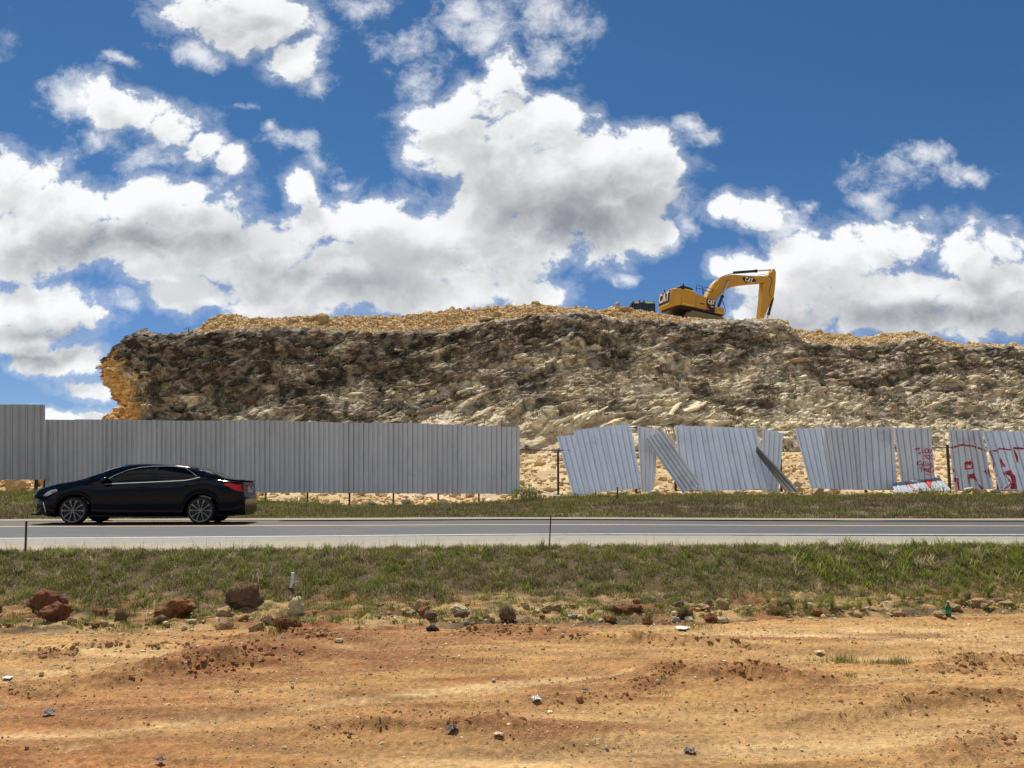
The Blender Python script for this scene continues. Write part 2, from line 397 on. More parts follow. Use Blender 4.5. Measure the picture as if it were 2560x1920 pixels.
RUTS = [  # smooth tyre tracks
 ([(-60,1900),(300,1842),(700,1775),(1100,1735),(1450,1695),(1700,1668)], .10, -.025, .55),
 ([(-60,1842),(250,1825),(600,1790),(900,1745),(1200,1712),(1500,1690)], .16, -.012, .75),
 ([(-60,1700),(250,1672),(500,1640),(760,1622),(1000,1612)], .30, -.03, -.8),
 ([(900,1930),(1300,1890),(1700,1868),(2100,1858),(2560,1838)], .28, -.03, -.6),
 ([(1600,1585),(1900,1585),(2200,1598),(2560,1585)], .30, -.02, -.7),
 ([(2000,1640),(2300,1640),(2600,1615)], .22, -.025, -.6),
 ([(1700,1820),(2000,1812),(2300,1795),(2600,1770)], .2, -.02, -.2)]
def dirt_fields(x, y):
    z = np.full(x.shape, Z_D, np.float32)
    wx = x+.12*fbm(x*1.7, y*1.7, 1.0, 3); wy = y+.10*fbm(x*1.7, y*1.7, 4.0, 3)
    sx, sy = (x*.97+y*.22), (y*.97-x*.12)
    z += .025*fbm(sx*.22, sy*.9, .5, 3)+.012*fbm(sx*.6, sy*3.2, 2.5, 3)
    rough = .16+.5*sstep(.05, .6, fbm(sx*.5, sy*1.9, 33., 3)); red = .10+.75*sstep(-.05, .55, fbm(sx*.35+3, sy*1.6, 6.5, 4)); pale = .25*sstep(.0, .7, fbm(sx*.3, sy*1.6, 9.5, 4))
    leftred = sstep(.5, -3.2, x)*sstep(8.2, 6.6, y)*.75
    red = np.maximum(red, leftred*sstep(-.55, .35, fbm(sx*.5, sy*2.2, 14.5, 3)))
    brn = np.zeros_like(red)
    for pts, wd, h, rd in RIDGES:
        d, t, sg = polyd(wx, wy, pts, side=True); e_ = np.sin(np.pi*np.clip(t*.94+.03, 0, 1))**.4
        back = np.exp(-(d/(wd*2.2))**2); front = sstep(wd*.95, 0, d); k = np.where(sg > 0, back, front)*e_
        z += 1.25*h*k*(.7+.45*np.clip(.5+fbm(x*4, y*4, h*99, 2), 0, 1)); fz = np.exp(-(d/(wd*1.3))**2)*np.where(sg > 0, .8, 1.0)*e_
        rough = np.maximum(rough, fz); red = np.maximum(red, rd*np.exp(-(d/(wd*1.7))**2)*(.6+.5*np.clip(fbm(x*3, y*3, 31., 2)+.4, 0, 1)))
    for pts, wd, h, cl in RUTS:
        d, t = polyd(x, y, pts); k = np.exp(-(d/wd)**2)
        z += 1.6*h*k; rough *= 1-.8*k
        if cl > 0: red = np.maximum(red, cl*.75*np.exp(-(d/(wd*2.4))**2)); pale = np.maximum(pale, .85*np.exp(-(d/(wd*.7))**2)); red = red*(1-.8*np.exp(-(d/(wd*.6))**2))
        else: pale = np.maximum(pale, -cl*k)
    for px, py, rx, ry, amt, kind_ in [(580,1690,270,52,.95,0),(760,1700,260,40,.5,0),(80,1880,480,46,.6,2),(300,1800,420,30,.5,2),(1780,1700,300,22,.65,0),(2450,1880,190,46,.55,0),(1250,1775,330,22,.5,0),(1480,1735,150,20,.5,0),
        (60,1560,240,18,.5,0),(900,1640,420,28,.35,3),(1500,1640,360,26,.4,3),(2050,1760,420,26,.4,3),(1250,1582,230,14,.6,0),(250,1632,330,20,.6,1),(2280,1588,380,24,.65,1),(1850,1862,560,20,.6,1),(1800,1580,240,10,.5,1)]:
        c_ = PZ(px, py, Z_D); kx, ky = rx*c_.y/FPX, abs(PZ(px, py-ry, Z_D).y-PZ(px, py+ry, Z_D).y)/2
        g_ = np.exp(-(((wx-c_.x)/kx)**2+((wy-c_.y)/ky)**2)**1.4)*amt*np.clip(.75+.7*fbm(x*1.8, y*3.5, px*.1, 3), 0, 1.3)
        if kind_ == 0: red = np.maximum(red, g_)
        elif kind_ == 1: pale = np.maximum(pale, g_); red = red*(1-g_)
        elif kind_ == 2: leftred = np.maximum(leftred, g_)
        else: brn = np.maximum(brn, g_)
    patch = np.clip(.4+.9*fbm(x*.7, y*1.1, 21., 3), 0, 1.3)
    rough = rough*(.45+.8*patch)
    # crumbs and clods
    cl1 = np.clip(ridged(x*3.0, y*3.4, 2.2, 3)*.5+.2, -.2, 1.3)
    c2 = np.maximum(0, perlin(x*9, y*9, 7.7)-.05); c3 = np.maximum(0, perlin(x*19, y*19, 3.3)-.05); c4 = np.maximum(0, perlin(x*38, y*38, 13.3)-.08)
    bil = 1-np.abs(perlin(x*4.2, y*5.2, 17.7))*2; bil2 = 1-np.abs(perlin(x*9.5, y*11, 27.7))*2
    flat_ = lambda q, c: np.minimum(np.maximum(q, 0), c)
    z += rough*(.020*cl1+.020*bil+.014*bil2+.040*flat_(perlin(x*7, y*8, 7.7)-.05, .35)+.026*flat_(perlin(x*15, y*17, 3.3)-.05, .4))
    z += (.010+.018*rough)*flat_(perlin(x*26, y*30, 13.3)-.05, .45)+(.007+.013*rough)*flat_(perlin(x*48, y*52, 1.2), .5)
    # horizontal scour left by the grader
    z += .012*fbm(sx*.9, sy*5.5, 43., 3)+.014*ridged(sx*.30, sy*3.2, 47., 3)*sstep(-.3, .4, fbm(sx*.3, sy*.9, 49., 2))
    crack = sstep(.07, .0, np.abs(perlin(wx*2.6, wy*2.6, 41.)))*sstep(.5, .95, rough)
    z -= .05*crack
    k = fbm(x*1.3, y*3.0, 51., 4)
    base = lerp(OCH, PALE, np.clip(pale, 0, 1)[..., None])
    base = lerp(base, BRN, np.clip(.65*sstep(.0, .7, k)*sstep(.1, .6, rough)+.42*sstep(.0,.7,fbm(x*.6,y*2.4,61.,4)), 0, .85)[..., None])
    base = lerp(base, BRN*1.15, (np.clip(brn, 0, 1)*.8)[..., None])
    col = lerp(base, RED, np.clip(red, 0, 1)[..., None]*.85)
    col = lerp(col, ORG, (np.clip(leftred*1.2*sstep(-.2, .5, fbm(sx*.4, sy*3, 71., 3)), 0, 1))[..., None]*.7)
    col = col*(1+.42*fbm(x*20, y*28, 81., 3))[..., None]*(1+.30*fbm(x*1.4, y*5.5, 91., 4))[..., None]
    return z, np.clip(col, .01, .9)
nu, nv = 1750, 440
tt = np.linspace(0, 1, nv)[:, None]; uu = np.linspace(-.80, .80, nu)[None, :]
Ynear = 2.6
Yrow = Ynear*(13.4/Ynear)**tt
X = uu*(Yrow+4.0); Yg_ = np.broadcast_to(Yrow, X.shape)
lim = Yd(X)+.75
Y = np.minimum(Yg_, lim-.75*np.exp(-np.clip(lim-Yg_+.0, -1, 5)*0)*0)
Y = np.where(Yg_ > lim, lim, Yg_)
Z, C = dirt_fields(X.astype(np.float32), Y.astype(np.float32))
edge = sstep(-.25, .75, Y-Yd(X)); Z = Z-edge*.10-.14*sstep(.755, .80, np.abs(uu))-.14*sstep(.04, 0, tt)
DX, DY_, DZ = X, Y, Z
def dirt_z(x, y):
    x = np.atleast_1d(x); y = np.atleast_1d(y); j = np.clip(np.round(np.log(np.maximum(y, Ynear)/Ynear)/math.log(13.4/Ynear)*(nv0-1)).astype(int), 0, nv0-1)
    i = np.clip(np.round((x/(y+4.0)+.80)/1.6*(nu0-1)).astype(int), 0, nu0-1); return DZ[j, i]
nu0, nv0 = nu, nv
m_dirt = mat_attr('dirt', .95, .22, 45, bump=.9, bscale=60, bdist=.02, fine=speckle((.62,.45,.24), 60, .80, .42))
tag(grid_obj('dirt_lot', X, Y, Z, m_dirt, C), kind='structure')
# plain dirt on either side and behind the photographer
def patch(name, x0, x1, y0, y1, z, nx, ny, mat, colr, kind='structure'):
    X, Y = np.meshgrid(np.linspace(x0, x1, nx), np.linspace(y0, y1, ny))
    c = np.broadcast_to(colr, X.shape+(3,))*(1+.25*fbm(X*.7, Y*1.3, 3., 3))[..., None]
    return tag(grid_obj(name, X, Y, z+.03*fbm(X*.4, Y*.9, 1., 3), mat, c), kind=kind)
patch('dirt_apron', -60, 60, -40, 10.5, Z_D-.13, 160, 80, m_dirt, OCH)

# bank soil under the grass
X, T = np.meshgrid(np.linspace(-18, 18, 900), np.linspace(-.06, 1.03, 130))
Y = Yd(X)+T*(Yg(X)-Yd(X)); Z = bank_z(X, Y)-.02-.10*sstep(.02, -.06, T)
litter = sstep(.62, .35, T+.12*fbm(X*1.2, Y*2, 2., 3))
Z = Z+litter*(.05*np.maximum(0, perlin(X*5, Y*5, 2.1))+.05*np.maximum(0, perlin(X*11, Y*11, 5.1)))*sstep(-.05, .08, T)
k = fbm(X*.9, Y*2.2, 12., 4)
C = lerp(L3((.11,.075,.040)), L3((.38,.24,.10)), (litter*sstep(-.6, .3, k))[..., None])
C = lerp(C, L3((.23,.085,.032)), (litter*sstep(-.1, .4, fbm(X*.7+9, Y*1.8, 22., 4)))[..., None]*.8)
C = C*(1+.4*fbm(X*14, Y*14, 32., 2))[..., None]
m_soil = mat_attr('bank_soil', .95, .3, 40, bump=.5, bscale=70, bdist=.02, fine=speckle((.40,.32,.20), 26, .93, .6))
tag(grid_obj('bank', X, Y, Z, m_soil, np.clip(C, .01, .9)), kind='structure')

# shoulder of pale compacted gravel
X, T = np.meshgrid(np.linspace(-60, 60, 1200), np.linspace(0, 1, 40))
ya, yb = Yg(X)-.12, Yw(X)-.16
Y = ya+T*(yb-ya); Z = np.interp(T, [0, .09, 1], [Z_G-.13, Z_G-.005, Z_W-.012])+.012*fbm(X*1.2, Y*3, 1., 3)*np.sin(np.pi*T)
Z += .010*np.maximum(0, perlin(X*14, Y*14, 4.))*sstep(1, .7, T)
C = .62*lerp(L3((.46,.42,.35)), L3((.56,.48,.35)), sstep(.75, .2, T+.3*fbm(X*.6, Y*2, 3., 3))[..., None])*(1+.16*fbm(X*9, Y*9, 13., 3))[..., None]
m_sh = mat_attr('shoulder_gravel', .95, .2, 60, bump=.4, bscale=120, bdist=.01, fine=speckle((.20,.18,.15), 34, .86, .55))
tag(grid_obj('road_shoulder', X, Y, Z, m_sh, np.clip(C, .02, .9)), kind='structure')

# asphalt
X, T = np.meshgrid(np.linspace(-60, 60, 700), np.linspace(0, 1, 24))
ya, yb = Yw(X)-.24-.05*fbm(X*1.6, X*0, 2., 3), Yf(X)
Y = ya+T*(yb-ya); Z = road_z(X, Y)
m, t, b = mat_new('asphalt'); tc_ = t.n('ShaderNodeTexCoord')
n1 = t.noise(tc_.outputs['Object'], 1.1, 5, .6); n2 = t.noise(t.v('MULTIPLY', tc_.outputs['Object'], (.12, 2.2, 1)), 1.5, 4, .6); n3 = t.noise(tc_.outputs['Object'], 90, 3, .7)
c = t.mix(t.ss(n2, .3, .7), (.046,.048,.051), (.066,.067,.068)); c = t.mix(t.m('MULTIPLY', n1, .5), c, (.082,.079,.075))
n4 = t.noise(t.v('MULTIPLY', tc_.outputs['Object'], (.5, 1, 1)), .7, 6, .7); c = t.mix(t.m('MULTIPLY', t.ss(n4, .52, .72), .45), c, (.15,.125,.09)); n5 = t.noise(tc_.outputs['Object'], 3.5, 6, .7); c = t.mix(t.m('MULTIPLY', t.ss(n5, .58, .70), .6), c, (.030,.030,.031))
c = t.mix(1.0, c, t_grey(t, t.m('MULTIPLY_ADD', n3, .8, .6)), 'MULTIPLY'); t.lk(c, b.inputs['Base Color']); b.inputs['Roughness'].default_value = .82
bp = t.n('ShaderNodeBump'); bp.inputs['Strength'].default_value = .25; bp.inputs['Distance'].default_value = .006; t.lk(n3, bp.inputs['Height']); t.lk(bp.outputs[0], b.inputs['Normal'])
tag(grid_obj('road', X, Y, Z, m), kind='structure')
def road_strip(name, yfun, wdt, mat, off=.004):
    X, T = np.meshgrid(np.linspace(-60, 60, 900), np.array([0., 1.]))
    Y = yfun(X)+(T-.5)*wdt; return tag(grid_obj(name, X, Y, road_z(X, Y)+off, mat), kind='structure')
def mat_paint(name, colr, worn):
    m, t, b = mat_new(name); tc_ = t.n('ShaderNodeTexCoord')
    n1 = t.noise(tc_.outputs['Object'], 5, 6, .7)
    t.lk(t.mix(t.m('MULTIPLY', t.ss(n1, .5, .72), worn), colr, (.12,.115,.11)), b.inputs['Base Color']); b.inputs['Roughness'].default_value = .7
    return m
m_white = mat_paint('white_road_paint', (.70,.68,.62), .5); m_yel = mat_paint('yellow_road_paint', (.62,.40,.19), .55)
road_strip('road_edge_line', Yw, .13, m_white); 
road_strip('road_centre_line', Yc, .20, m_yel)
# pale kerb of dust along the far edge
X, T = np.meshgrid(np.linspace(-60, 60, 900), np.linspace(0, 1, 6))
wd = .35+.25*fbm(X*.25, X*0, 7., 3)
Y = Yf(X)-.04+T*np.clip(wd, .1, 1)*1.6; Z = Z_F+.028+.03*T
tag(grid_obj('gravel_edge', X, Y, Z, m_sh, np.broadcast_to(L3((.30,.25,.18)), X.shape+(3,))), kind='structure')

# far verge and the quarry floor behind the fence
X, Y = np.meshgrid(np.linspace(-42, 42, 700), np.linspace(0, 1, 160))
T = Y; Y = Yf(X)+.15+T*(30.6-Yf(X)); Z = verge_z(X, Y)-.015
C = lerp(L3((.10,.08,.045)), L3((.20,.15,.10)), sstep(-.3, .4, fbm(X*.8, Y*1.5, 2., 4))[..., None])
tag(grid_obj('verge', X, Y, Z, m_soil, C), kind='structure')
YEL = L3((.60,.42,.19))
def floor_z(x, y):
    t = np.clip((y-30.5)/21.0, 0, 1)
    base = verge_z(x, np.minimum(y, 30.6))
    z = base-.05+t*2.5+.9*sstep(.0, .25, t)*np.interp(x, [-40,-12,-3,3,20,40], [.0,.0,.3,.55,.35,.3])*sstep(1.2, .3, t)
    return z+.10*fbm(x*.35, y*.35, 3., 4)
X, Y = np.meshgrid(np.linspace(-50, 50, 1000), np.linspace(30.5, 60, 300))
Z = floor_z(X, Y)+.06*np.maximum(0, perlin(X*3, Y*3, 1.))+.05*np.maximum(0, perlin(X*6.5, Y*6.5, 2.))
C = lerp(L3((.44,.32,.18)), L3((.60,.45,.25)), sstep(-.4, .4, fbm(X*.5, Y*.5, 4., 4))[..., None])*(1+.25*fbm(X*7, Y*7, 5., 2))[..., None]
m_scree = mat_attr('scree', .95, .25, 18, bump=.6, bscale=22, bdist=.05, fine=speckle((.30,.22,.13), 7.0, .7, .6))
tag(grid_obj('quarry_floor', X, Y, Z, m_scree, np.clip(C, .02, .9)), kind='structure')
# ---------------------------------------------------------------- cliff
k2 = lambda px, Y: (px-1280.0)/FPX*Y            # metres from the frame's middle at distance Y (close enough for outlines)
TOP = [(262,835),(300,816),(330,811),(352,822),(395,836),(420,839),(500,835),(580,828),(650,823),(700,820),(800,822),(900,825),(950,828),(1000,826),(1100,822),(1150,814),
       (1200,800),(1300,789),(1400,780),(1440,776),(1480,781),(1520,790),(1560,793),(1640,797),(1700,801),(1800,797),(1900,794),(1950,796),(1990,816),(2010,848),(2100,858),
       (2200,860),(2260,848),(2310,838),(2340,856),(2380,868),(2560,869),(2900,880)]
CREST = [(395,840),(500,836),(510,832),(530,814),(560,791),(600,793),(650,800),(720,797),(760,792),(800,788),(840,793),(900,790),(1000,786),(1080,780),(1130,768),(1200,768),(1250,763),
         (1290,762),(1340,758),(1380,765),(1440,768),(1480,774),(1500,772),(1540,764),(1560,770),(1600,773),(1650,777),(1700,783),(1750,788),(1800,791),(1900,791),(1940,793),
         (1990,822),(2050,829),(2120,835),(2140,843),(2200,836),(2270,832),(2310,837),(2360,862),(2560,868),(2900,880)]
YT = 60.0; YC = 64.0
tp = [P(x, y, YT) for x, y in TOP]; cp = [P(x, y, YC) for x, y in CREST]
topz = lambda x: np.interp(x, [p.x for p in tp], [p.z for p in tp])
crestz = lambda x: np.interp(x, [p.x for p in cp], [p.z for p in cp])-.12-.28*np.exp(-((x-14.5)/4.5)**4)
XL = P(262, 880, YT).x
# plan of the wall: along the front from the right to the corner on the left, then back into the hill
xr = 48.0; rad = 2.6
front = np.stack([np.linspace(xr, XL+rad, 1500), np.full(1500, YT)], 1)
front[:, 1] += -.25*np.sin(front[:, 0]*.21)+.5*np.sin(front[:, 0]*.085+1)
aa = np.linspace(0, np.pi/2*1.08, 110)[1:]
corner = np.stack([XL+rad-rad*np.sin(aa), front[-1, 1]+rad-rad*np.cos(aa)], 1)
dirv = corner[-1]-corner[-2]; dirv /= np.linalg.norm(dirv)
back = corner[-1]+dirv*np.linspace(.06, 24, 130)[:, None]
plan = np.concatenate([front, corner, back]); ns = len(plan)
tg = np.gradient(plan, axis=0); tg /= np.linalg.norm(tg, axis=1)[:, None]
nrm = np.stack([-tg[:, 1], tg[:, 0]], 1)          # outward
slen = np.concatenate([[0], np.cumsum(np.linalg.norm(np.diff(plan, axis=0), axis=1))])
wend = sstep(XL+5.2, XL+.6, plan[:, 0])           # 1 on the cut end of the wall
nt_ = 300; T = np.linspace(0, 1, nt_)[:, None]
def foot(x): return np.interp(x, [-40,-27,-20,-10,0,10,20,30,48], [1.4,1.4,1.6,2.0,2.5,2.6,2.6,2.6,2.6])
zt = topz(np.maximum(plan[:, 0], XL+.1))[None, :]; zb = (foot(plan[:, 0])-.5)[None, :]
# slope length parameter: lower apron shallower, upper wall steeper
zz = zb+(zt-zb)*T
fr_main = np.interp(T[:, 0], [0, .2, .36, .62, .86, .97, 1], [11.5, 8.3, 6.0, 3.3, 1.2, .3, -.5])[:, None]
sc_main = np.interp(plan[:, 0], [-28, -18, -8, 5, 48], [.60, .72, .92, 1.0, 1.0])[None, :]
fr_end = np.interp(T[:, 0], [0, .25, .38, .48, .58, .70, .84, .94, 1], [-4.8, -4.3, -3.4, -2.2, -.8, .25, .25, -.7, -2.1])[:, None]
off = lerp(fr_main*sc_main, fr_end, wend[None, :])
Sx = slen[None, :]+0*T; Px = plan[:, 0][None, :]+0*T
bx = plan[:, 0][None, :]+nrm[:, 0][None, :]*off; by = plan[:, 1][None, :]+nrm[:, 1][None, :]*off; bz = zz.copy()
# displacement
u = -Sx; v = (T*1.0)*np.sqrt(1.6)*10.5+0*Sx       # metres along and up the slope
q1 = fbm(u*.16, v*.22, 2.0, 3); q2 = fbm(u*.5, v*.55, 6.0, 3)
lowc = sstep(.52, .22, T)*sstep(-18, -9, Px)*sstep(18, 6, Px)      # zone of slanting runnels
tilt = lerp(.10+.12*np.sin(u*.09), .66, lowc)
uu_ = u+48.0
lay = v-tilt*uu_+1.3*q1+.5*q2
def ledge(l, per):
    f = (l/per) % 1.0
    return np.where(f < .27, f/.27, 1-(f-.27)/.73)
amp1 = .25+.75*np.clip(.45+.9*fbm(u*.28, v*.35, 9., 3), 0, 1.25)
per1 = 1.9
L1 = ledge(lay, per1)*lerp(amp1, .55+.45*amp1, lowc)*lerp(1.0, 1.7, lowc)
L2 = ledge(lay*1.0+.5*fbm(u*1.1, v*1.1, 12., 3)+3.3, .66)*(.08+.30*np.clip(.3+fbm(u*.7, v*.7, 15., 3), 0, 1))
bul = .75*fbm(u*.16, v*.25, 22., 2)+.34*fbm(u*.38, v*.6, 27., 2)
rg = .15*ridged(u*.5, v*1.3, 31., 3, .5)+.08*ridged(u*1.2, v*3.2, 35., 3, .5)
fine = .10*fbm(u*1.7, v*4.2, 41., 3)+.06*ridged(u*3.0, v*7.0, 45., 2)
cav = -.55*sstep(.3, .75, fbm(u*.45, v*.6, 51., 3))-.25*sstep(.35, .75, fbm(u*1.3, v*1.6, 55., 2))
dust = sstep(.1, .6, fbm(u*.22+4, v*.3, 61., 3))*sstep(-10, 2, Px)  # slumped soft patches
def worley(x, y, seed):
    xi, yi = np.floor(x).astype(np.int32), np.floor(y).astype(np.int32); f1 = np.full(x.shape, 9., np.float32); f2 = f1.copy(); idv = np.zeros_like(f1)
    for i in (-1, 0, 1):
        for j in (-1, 0, 1):
            h = _perm[_perm[(xi+i+seed) & 255]+((yi+j+seed*7) & 255)]; g = _g3[h]; px_ = xi+i+.5+.45*g[..., 0]; py_ = yi+j+.5+.45*g[..., 1]; d = np.hypot(x-px_, y-py_)
            n_ = d < f1; f2 = np.where(n_, f1, np.minimum(f2, d)); idv = np.where(n_, g[..., 2], idv); f1 = np.where(n_, d, f1)
    return f1, f2, idv
wa_, wb_, wi_ = worley(u*.32+.5*q2, lay*.85+.4*q1, 3); wc_, wd_, wj_ = worley(u*.8+.4*q2, lay*2.3+.3*q2, 9)
blk = .30*wi_-.28*sstep(.16, .0, wb_-wa_)+.14*wj_-.12*sstep(.18, .0, wd_-wc_)
crag = .26*np.abs(fbm(u*.9, v*2.6, 151., 3))+.12*np.abs(fbm(u*2.2, v*5.4, 155., 2))
oth = bul+rg*(1-.45*dust)+(fine*1.3-crag*.8+blk*1.15*(1-.7*lowc))*(1-.4*dust)*(1-.35*lowc)+cav*(1-dust)
L3_ = ledge(lay+.35*fbm(u*1.6, v*1.6, 161., 2)+1.7, .31)*(.02+.20*np.clip(.35+fbm(u*1.1, v*1.4, 165., 3), 0, 1))
led = (L1*lerp(.80, 1.1, lowc)+L2*1.55+L3_*1.1)*(1-.5*dust)
face = np.clip(-nrm[:, 0], 0, 1)[None, :]
cutf = sstep(.02, .30, wend[None, :])*sstep(0, 1, (lerp(.56+.26*wend[None, :], .84, face)-T+.16*fbm(u*.9, v*.9, 66., 3))/.12)
dsp_cut = .42*fbm(u*.5, v*.45, 71., 3)+.20*ridged(u*1.3, v*1.1, 75., 3)+.05*fbm(u*5, v*5, 77., 2)
env = np.minimum(1, (1-T)*9+.25)*(1-.45*wend[None, :]*sstep(.6, .95, T))
kd = np.interp(Px, [-30,-14,0,40], [.48,.44,.38,.38])+.10*sstep(.55,.95,T)
dsp = oth*kd+led*np.interp(Px, [-30,-14,0,40], [.60,.62,.66,.66])
dsp = dsp*np.interp(Px, [-30,-14,0,12,40], [.80,.74,.62,.58,.58])
dsp = lerp(dsp*env, dsp_cut, cutf)
nx_, ny_ = nrm[:, 0][None, :], nrm[:, 1][None, :]
bx = bx+nx_*dsp*.82; by = by+ny_*dsp*.82
bz = bz+.55*(dsp-.35)*(1-cutf)*(1-.7*wend[None, :])*env*sstep(1.0,.9,T)+.10*fbm(u*1.7, v*1.7, 81., 3)*env+sstep(.9, 1, T)*(.16*ridged(u*1.3, v*0, 85., 3)-.1)*(1-wend[None, :])
# colour: dark weathered crust above, pale limestone and soil where it has worn off, ochre on the cut
DARK, GREY, CREAM, SOIL, OCHC = L3((.055,.046,.036)), L3((.27,.235,.175)), L3((.74,.645,.46)), L3((.37,.25,.15)), L3((.58,.37,.14))
hgt = T+.0*u
wn = fbm(u*.35, v*.5, 91., 4)+.5*fbm(u*1.6, v*2.0, 95., 3)
pal = sstep(-.35, .5, wn*.6+.75*(.52-hgt)+np.interp(Px, [-30,-16,-6,4,16,40], [-.22,-.18,-.04,.12,.18,.17]))
C = lerp(DARK, GREY, sstep(-.3, .4, fbm(u*1.2, v*1.5, 101., 3))[..., None])
C = lerp(C, CREAM, (pal*.92)[..., None])
so = sstep(.15, .55, fbm(u*.5, v*.6, 111., 4)); C = lerp(C, SOIL, (so*.30)[..., None])
C = lerp(C, L3((.50,.40,.26)), (dust*.6)[..., None])
lich = sstep(.02, .36, fbm(u*2.2, v*2.8, 121., 4)+.25*fbm(u*.5, v*.7, 125., 2))*(.35+.65*sstep(.1, .75, hgt+.35*np.interp(Px, [-30,-10,5,40], [.8,.4,.0,-.1]))); C = lerp(C, DARK*.85, (lich*.62)[..., None])
cc = lerp(OCHC, L3((.62,.47,.24)), sstep(-.3, .4, fbm(u*.5, v*.4, 131., 4))[..., None]); cc = lerp(cc, L3((.32,.17,.06)), sstep(.2, .7, fbm(u*.7, v*.25, 135., 3))[..., None])
C = lerp(C, cc, cutf[..., None])
C = C*(1.06+.34*fbm(u*4, v*4.6, 141., 4))[..., None]*L3((1.05,1.0,.93))
m_cliff = mat_attr('weathered_limestone', .95, .32, 6.0, bump=1.0, bscale=4.0, bdist=.14)
C_CLIFF = C.copy()
cl_ = grid_obj('cliff', bx, by, bz, m_cliff, np.clip(C, .012, .9), smooth=True)
tag(cl_, kind='structure')
CLX, CLY, CLZ = bx, by, bz

# ---------------------------------------------------------------- top of the hill: plateau with a berm of fresh rubble
xs = np.linspace(XL+2.6, 50, 900); jj = np.concatenate([np.linspace(0, .22, 60), np.linspace(.23, 1, 40)[1:]])
X, J = np.meshgrid(xs, jj)
fy = np.interp(xs, front[::-1, 0], front[::-1, 1])[None, :]
Y = fy+.1+J*26.0
e0 = topz(X)-.35; e1 = np.maximum(crestz(X), topz(X)-.2)
d = Y-fy
pl = 16.3+0*X
Z = np.where(d < 4.2, lerp(e0, e1, sstep(-.6, 4.2, d)), lerp(e1, pl*np.interp(X, [-30,-22,8,20,26,50],[.6,.62,1,1.02,.8,.78]), sstep(4.2, 22, d)*.92))
Z = np.where(d >= 4.2, np.minimum(Z, CAMZ+(e1-.25-CAMZ)*(Y/64.0)), Z)
Z = Z+(.16*fbm(X*.9, Y*.9, 3., 3)+.12*np.maximum(0, perlin(X*2.2, Y*2.2, 4.)))*sstep(0, .8, d)
berm = sstep(XL+5.2, XL+7.5, X)
C = lerp(L3((.17,.13,.085)), lerp(L3((.60,.42,.20)), L3((.50,.30,.12)), sstep(-.2, .5, fbm(X*.4, Y*.4, 5., 3))[..., None]), (berm*sstep(.0, .35, (e1-e0)/1.2))[..., None])
m_rub = mat_attr('rubble_soil', .95, .3, 5, bump=.6, bscale=9, bdist=.08)
tag(grid_obj('hilltop', X, Y, Z, m_rub, np.clip(C*(1+.2*fbm(X*3, Y*3, 6., 3))[..., None], .02, .9)), kind='structure')
def hill_z(x, y):
    i = np.clip(np.searchsorted(xs, x), 0, len(xs)-1); dd = np.clip((y-fy[0, i]-.1)/26.0, 0, 1); j = np.clip(np.searchsorted(jj, dd), 0, len(jj)-1)
    return Z[j, i]
HZ = Z.copy(); HJ = jj; HXS = xs; HFY = fy[0]
def hill_z(x, y):
    x = np.asarray(x); y = np.asarray(y)
    i = np.clip(np.searchsorted(HXS, x), 0, len(HXS)-1); dd = np.clip((y-HFY[i]-.1)/26.0, 0, 1); j = np.clip(np.searchsorted(HJ, dd), 0, len(HJ)-1)
    return HZ[j, i]
bm_ = MB(); bm_.add([(XL+3, 80, 9.5), (55, 80, 13.0), (60, 300, 8), (-40, 300, 6)], [(0,1,2,3)])
tag(bm_.build('hill_back', m_rub), kind='structure')

# ---------------------------------------------------------------- rocks
def rock_shape(seed, sub=2, cuts=7, rough=.18, flat=1.0):
    r = random.Random(seed); bm = bmesh.new(); bmesh.ops.create_icosphere(bm, subdivisions=sub, radius=1)
    V = np.array([v.co[:] for v in bm.verts], np.float32); F = np.array([[v.index for v in f.verts] for f in bm.faces], np.int32); bm.free()
    for i in range(cuts):
        n = np.array([r.gauss(0, 1) for _ in range(3)]); n /= np.linalg.norm(n); h = r.uniform(.55, .88)
        d = V@n; V = V-np.where(d > h, (d-h)*.88, 0)[:, None]*n[None, :]
    o = seed*7.31
    V = V*(1+rough*fbm(V[:, 0]*1.6+o, V[:, 1]*1.6, V[:, 2]*1.6, 3)+.35*rough*fbm(V[:, 0]*5+o, V[:, 1]*5, V[:, 2]*5, 2))[:, None]
    V[:, 2] *= flat
    return V.astype(np.float32), F
VAR1 = [rock_shape(s, 1, 6, .25) for s in range(10)]; VAR2 = [rock_shape(50+s, 2, 8, .22) for s in range(10)]
